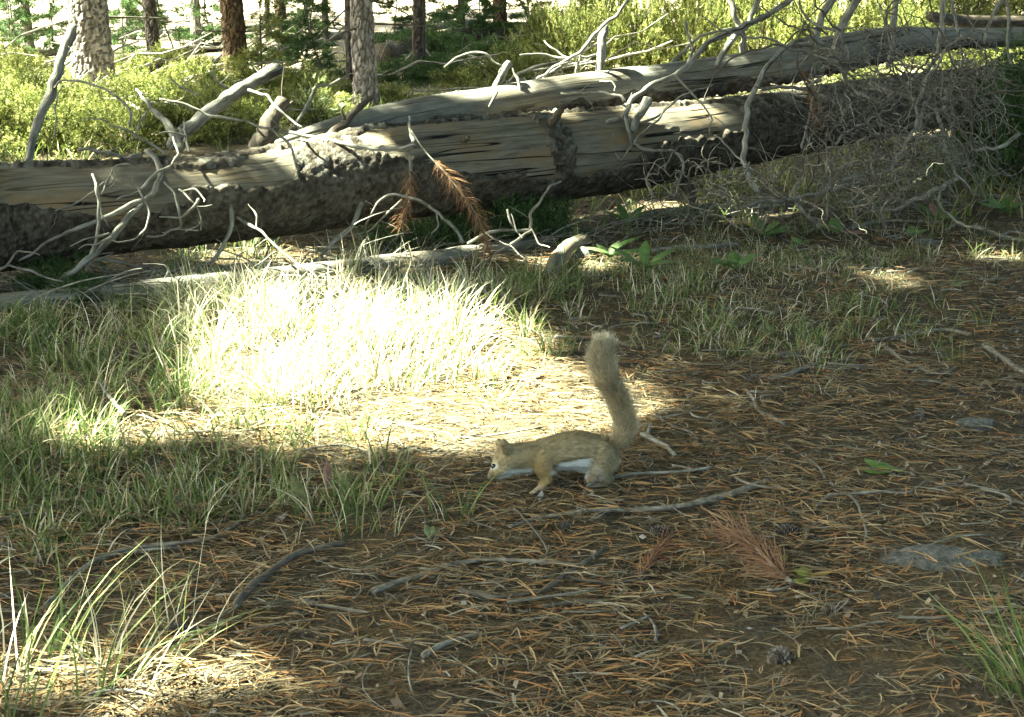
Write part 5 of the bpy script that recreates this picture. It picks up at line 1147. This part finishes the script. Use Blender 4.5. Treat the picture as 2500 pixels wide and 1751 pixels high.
SH = [(-60, 372, 1.15, 1.1, 'sunny juniper cut by the left edge behind the log'), (120, 365, 1.1, 1.0, 'sunny juniper behind the foot of the leaning pole'), (290, 352, 1.05, 1.0, 'sunny juniper behind the forked dead bough'),
      (430, 345, 0.9, 0.9, 'low juniper behind the base of the snapped limb'), (560, 335, 1.0, 0.95, 'bright juniper below the snapped limb'), (30, 300, 1.3, 1.1, 'broad juniper below the thin bleached trunk'),
      (200, 300, 1.1, 0.85, 'juniper growing in front of the stout trunk'), (380, 285, 1.2, 0.9, 'juniper below the slim dark trunk'), (520, 270, 1.1, 0.8, 'juniper below the reddish brown trunk'),
      (680, 300, 0.85, 0.9, 'juniper behind the bark covered stub'), (790, 292, 0.7, 0.8, 'small juniper left of the pale sunlit trunk'), (-80, 262, 1.3, 0.9, 'juniper at the far left edge below the bleached log'),
      (960, 262, 0.7, 0.8, 'small juniper right of the pale sunlit trunk'), (120, 250, 1.0, 0.7, 'juniper left of the stout trunk'), (330, 235, 0.9, 0.6, 'low juniper right of the stout trunk'),
      (1400, 178, 1.3, 1.5, 'tall sunny bush behind the white stake'), (1540, 172, 1.4, 1.6, 'tall sunny bush right of the white stake'), (1690, 160, 1.5, 1.6, 'tall sunny bush left of the arching bough'), (1850, 150, 1.5, 1.7, 'tall sunny bush behind the arching bough'),
      (2010, 140, 1.5, 1.6, 'sunny bush behind the thick upright limb'), (2180, 138, 1.4, 1.3, 'sunny bush seen through the tangle'), (1330, 130, 1.2, 1.5, 'sunny bush at the edge of the shaded middle'), (1480, 110, 1.6, 1.8, 'far sunny bush above the fan of bleached twigs'),
      (1760, 105, 1.7, 1.8, 'far sunny bush at top right'), (2330, 160, 1.4, 0.8, 'sunny juniper under the poles at right'), (2480, 165, 1.3, 0.7, 'sunny juniper at the right edge under the poles'),(2120, 215, 1.0, 0.6, 'sunny low juniper in the gap below the smooth log')]
SH += [(2340, 78, 1.8, 1.3, 'far bush above the poles at the top right'), (2500, 80, 1.8, 1.3, 'far bush cut by the top right corner'), (2200, 80, 1.8, 1.5, 'far bush behind the upper end of the smooth log'), (470, 222, 0.9, 0.9, 'juniper between the slim dark and reddish trunks'), (620, 232, 1.0, 0.8, 'juniper right of the foot of the reddish trunk'), (730, 235, 0.9, 0.9, 'juniper in front of the dark saplings'), (830, 250, 0.8, 0.7, 'juniper at the foot of the thin dark trunk'),
       (60, 205, 1.2, 0.8, 'juniper below the far bleached log'), (290, 190, 1.0, 0.7, 'far juniper right of the stout trunk'), (-40, 180, 1.2, 0.9, 'far juniper cut by the top left edge'), (430, 178, 1.0, 0.7, 'far juniper right of the slim dark trunk'), (1240, 200, 1.0, 1.0, 'bush between the broken stub and the white stake'), (1130, 215, 0.8, 0.7, 'low bush behind the tiny white spike')]
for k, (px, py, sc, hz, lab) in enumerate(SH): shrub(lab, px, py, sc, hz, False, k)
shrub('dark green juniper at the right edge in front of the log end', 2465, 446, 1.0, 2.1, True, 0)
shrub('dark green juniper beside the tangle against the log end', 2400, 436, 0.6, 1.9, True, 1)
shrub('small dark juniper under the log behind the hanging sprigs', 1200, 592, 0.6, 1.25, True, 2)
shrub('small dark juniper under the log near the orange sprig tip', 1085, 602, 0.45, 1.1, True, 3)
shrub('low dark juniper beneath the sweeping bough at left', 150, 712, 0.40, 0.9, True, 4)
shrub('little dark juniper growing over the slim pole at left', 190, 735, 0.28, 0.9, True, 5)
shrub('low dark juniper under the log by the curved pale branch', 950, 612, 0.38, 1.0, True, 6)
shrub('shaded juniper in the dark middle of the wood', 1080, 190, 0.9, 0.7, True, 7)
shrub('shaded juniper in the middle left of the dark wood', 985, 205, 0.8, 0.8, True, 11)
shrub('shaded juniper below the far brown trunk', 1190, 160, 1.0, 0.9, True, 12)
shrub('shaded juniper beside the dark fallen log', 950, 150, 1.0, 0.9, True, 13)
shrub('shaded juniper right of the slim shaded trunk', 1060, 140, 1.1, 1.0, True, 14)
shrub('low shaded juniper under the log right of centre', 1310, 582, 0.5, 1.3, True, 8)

def sapling(label, px, py, H, dark=True):
    g = G(px, py); e = empty('pine_sapling', label, 'sapling', g, 'young conifers beyond the log'); far = max(1.0, g[1] / 9)
    w_ = 0.06 * H * rng.normal(size=2)
    V, Fc, A = tube(catmull(np.array([(0, 0, -0.02), (w_[0], 0, H * .5), (w_[1], 0.01, H)]), 12), np.linspace(0.009, 0.003, 12), 7); st = mk('stem', V, Fc, M['dtwig'], e, axc=A)
    nb = int(34 * H); acc = Acc(); C_ = []; D_ = []
    for q in range(nb):                              # whorls of drooping boughs carrying the needles
        z = H * (0.04 + 0.93 * (q + rng.random()) / nb); a = rng.uniform(0, 2 * np.pi); L = (0.44 * H * (1 - z / H) + 0.06) * rng.uniform(0.6, 1.1)
        h = np.array([math.cos(a), math.sin(a), 0]); b0 = np.array([w_[0] * z / H, 0, z]); pts = catmull(np.array([b0, b0 + h * L * .5 + [0, 0, -.02 * H], b0 + h * L + [0, 0, rng.normal(0, .05)]]), 6)
        V, Fc, A = tube(pts, np.linspace(0.0035, 0.0015, 6), 4, cap=False); acc.add(V, Fc, axc=A)
        m = int(50 * L / 0.2); t = rng.uniform(0.1, 1, m); C_.append(b0 + (pts[-1] - b0) * t[:, None] + 0.012 * rng.normal(size=(m, 3))); D_.append(np.repeat((h * 0.9)[None], m, 0))
    acc.build('boughs', M['dtwig'], st)
    c = np.vstack(C_); d = np.vstack(D_); n = len(c); m = 5; k = np.repeat(np.arange(n), m); dd = d[k] + 0.9 * unit(n * m)
    V, F_, mm = ribbons(c[k], dd, dd + [0, 0, 0.3], rng.uniform(0.03, 0.06, n * m), np.full(n * m, 0.0045 * far), 1, unit(n * m))
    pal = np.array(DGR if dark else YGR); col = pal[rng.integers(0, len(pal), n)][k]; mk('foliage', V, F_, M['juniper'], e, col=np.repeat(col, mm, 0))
sapling('dark conifer sapling left of the pale sunlit trunk', 800, 205, 0.75); sapling('dark conifer sapling in front of the reddish trunk', 640, 200, 0.6, False)
sapling('dark conifer sapling right of the slim shaded trunk', 1060, 170, 0.8); sapling('conifer sapling left of the thin dark trunk', 735, 190, 0.7); sapling('far conifer sapling at the top left corner', 20, 150, 0.8); sapling('far conifer sapling above the white stake area', 1180, 110, 0.9)
sapling('far conifer sapling between stout and slim trunks', 300, 150, 0.7); sapling('conifer sapling just right of the reddish trunk', 690, 170, 0.65)
for px_, py_, H_, lab in [(40, 112, 1.1, 'broad far conifer at the top left edge'), (130, 125, 0.9, 'far conifer just left of the stout trunk'), (300, 125, 1.0, 'broad far conifer right of the stout trunk'), (425, 118, 0.9, 'far conifer right of the slim dark trunk'),
                          (530, 125, 0.9, 'far conifer left of the reddish trunk'), (745, 112, 1.1, 'broad far conifer at top centre left'), (960, 118, 1.0, 'broad far conifer right of the pale trunk'), (1150, 112, 1.1, 'broad far conifer in the shaded middle'), (1290, 100, 1.0, 'far conifer beside the sunny bushes')]:
    sapling(lab, px_, py_, H_)
# dead brush gathered along the foot of the logs
acc = Acc()
for k in range(330):
    px_ = rng.uniform(-80, 1900); y_ = logY(px_) - rng.uniform(0.02, 0.42); g = P(px_, 600, y_); x_ = g[0]; L = rng.uniform(0.06, 0.26); a = rng.uniform(0, 2 * np.pi); el = abs(rng.normal(0.0, 0.35)); t = np.linspace(0, 1, 8); cu = rng.normal(0, 0.6)
    Cc = np.stack([x_ + L * t * np.cos(a + cu * t), y_ + 0.5 * L * t * np.sin(a + cu * t), 0 * t], -1); Cc[:, 2] = gh(Cc[:, 0], Cc[:, 1]) + 0.006 + L * el * t * (1.3 - 0.6 * t)
    V, Fc, A = tube(Cc, np.linspace(1, 0.4, 8) * rng.uniform(0.0012, 0.0034), 5, 0.15, 80, k, cap=False); acc.add(V, Fc, axc=A)
o = acc.build('brushwood', M['twig']); tag(o, 'dead brushwood lying along the foot of the thick log', 'twigs', None, 'stuff')
# pale leaved bush
g = G(770, 300); e = empty('leafy_bush', 'pale leaved bush left of the pale sunlit trunk', 'shrub', g)
n = 260; d = unit(n); d[:, 2] = np.abs(d[:, 2]); c = d * rng.uniform(0.4, 1, (n, 1)) * np.array([0.17, 0.15, 0.26]); o_ = d + 0.6 * unit(n)
V, F_, m = ribbons(c, o_, o_ + [0, 0, -0.2], np.full(n, 0.035), np.full(n, 0.016), 3, unit(n)); mk('leaves', V, F_, M['leaf'], e, col=np.repeat(np.array([(0.27, 0.32, 0.16), (0.2, 0.26, 0.1)])[rng.integers(0, 2, n)], m, 0))
acc = Acc()
for q in range(9):
    tip = c[q * 20]; V, Fc, A = tube(catmull(np.array([(0, 0, -0.02), tip * [.5, .5, .6], tip]), 6), np.linspace(0.004, 0.0015, 6), 5); acc.add(V, Fc, axc=A)
acc.build('stems', M['dtwig'], e)
# undergrowth beyond the log
n = 9000; y = np.sqrt(rng.uniform(4.2 ** 2, 13 ** 2, n)); x = rng.uniform(-1, 1, n) * (0.44 * y); px, py, _ = proj(np.stack([x, y, gh(x, y)], -1))
k = rng.random(n) < 0.25 + 0.5 * (vn(np.stack([x * 1.5, y * 1.5, 0 * x], -1), 601) > 0) ; k &= ~((px < 800) & (y > 8.5)); x, y = x[k], y[k]
V, F_, c = blades(x, y, 6, 0.13 * np.ones(len(x)), 0.006, 0.6, (0, 0), [(0.28, 0.27, 0.11), (0.16, 0.20, 0.05), (0.10, 0.15, 0.04), (0.34, 0.32, 0.18)], [0.2, 0.35, 0.3, 0.15], 0.05)
o = mk('undergrowth', V, F_, M['grass'], col=c); tag(o, 'grass and low undergrowth beyond the fallen logs', 'undergrowth', None, 'stuff')
# fallen logs and deadwood in the far clearing
FL = [((270, 205), (480, 172), (720, 150), 15, 'grey fallen log lying behind the slim dark trunk'), ((-60, 165), (80, 145), (180, 128), 13, 'sunlit bleached fallen log at the far left'), ((280, 160), (420, 140), (560, 118), 12, 'sunlit fallen log beyond the slim dark trunk'),
      ((640, 150), (760, 110), (880, 84), 11, 'fallen log slanting up behind the saplings'), ((930, 165), (1110, 120), (1310, 92), 26, 'dark fallen log in the shaded middle of the wood'), ((-60, 96), (120, 88), (330, 96), 10, 'far bleached log crossing the top left corner'),
      ((380, 92), (560, 84), (740, 62), 10, 'far bleached log behind the reddish trunk'), ((960, 100), (1060, 76), (1180, 60), 10, 'far pale log behind the slim shaded trunk'), ((100, 215), (230, 222), (330, 205), 12, 'dark rotten log at the foot of the stout trunk')]
for k, (a, b, c_, r, lab) in enumerate(FL):
    pts = np.array([G(*a), G(*b), G(*c_)]); rr = r * mpp(pts[:, 1].mean()); pts[:, 2] += rr * 0.8
    V, Fc, A = tube(catmull(pts, 40), np.linspace(1.1, 0.8, 40) * rr, 18, 0.12, 6, k); o = mk('fallen_log', V - pts[0], Fc, M['stub'] if 'dark' in lab else M['grey'], axc=A); o.location = pts[0]; tag(o, lab, 'log', 'fallen logs in the far wood')
# bleached branchwood strewn over the far clearing
acc = Acc()
for k in range(260):
    y = rng.uniform(7, 17); x = rng.uniform(-0.42, 0.12 if k % 3 else 0.42) * y; L = rng.uniform(0.2, 1.0); a = rng.normal(0.2, 0.6); t = np.linspace(-1, 1, 6); el = rng.normal(0.1, 0.25)
    Cc = np.stack([x + t * L / 2 * math.cos(a), y + t * L / 2 * math.sin(a), gh(x, y) + 0.05 + np.abs(el) * L / 2 * (t + 1) + 0.03 * rng.normal(size=6)], -1)
    V, Fc, A = tube(Cc, np.linspace(1, 0.5, 6) * rng.uniform(0.005, 0.016), 5, cap=False); acc.add(V, Fc, axc=A)
o = acc.build('strewn_branchwood', M['grey']); tag(o, 'bleached dead branches strewn over the far sunny clearing', 'branches', None, 'stuff')
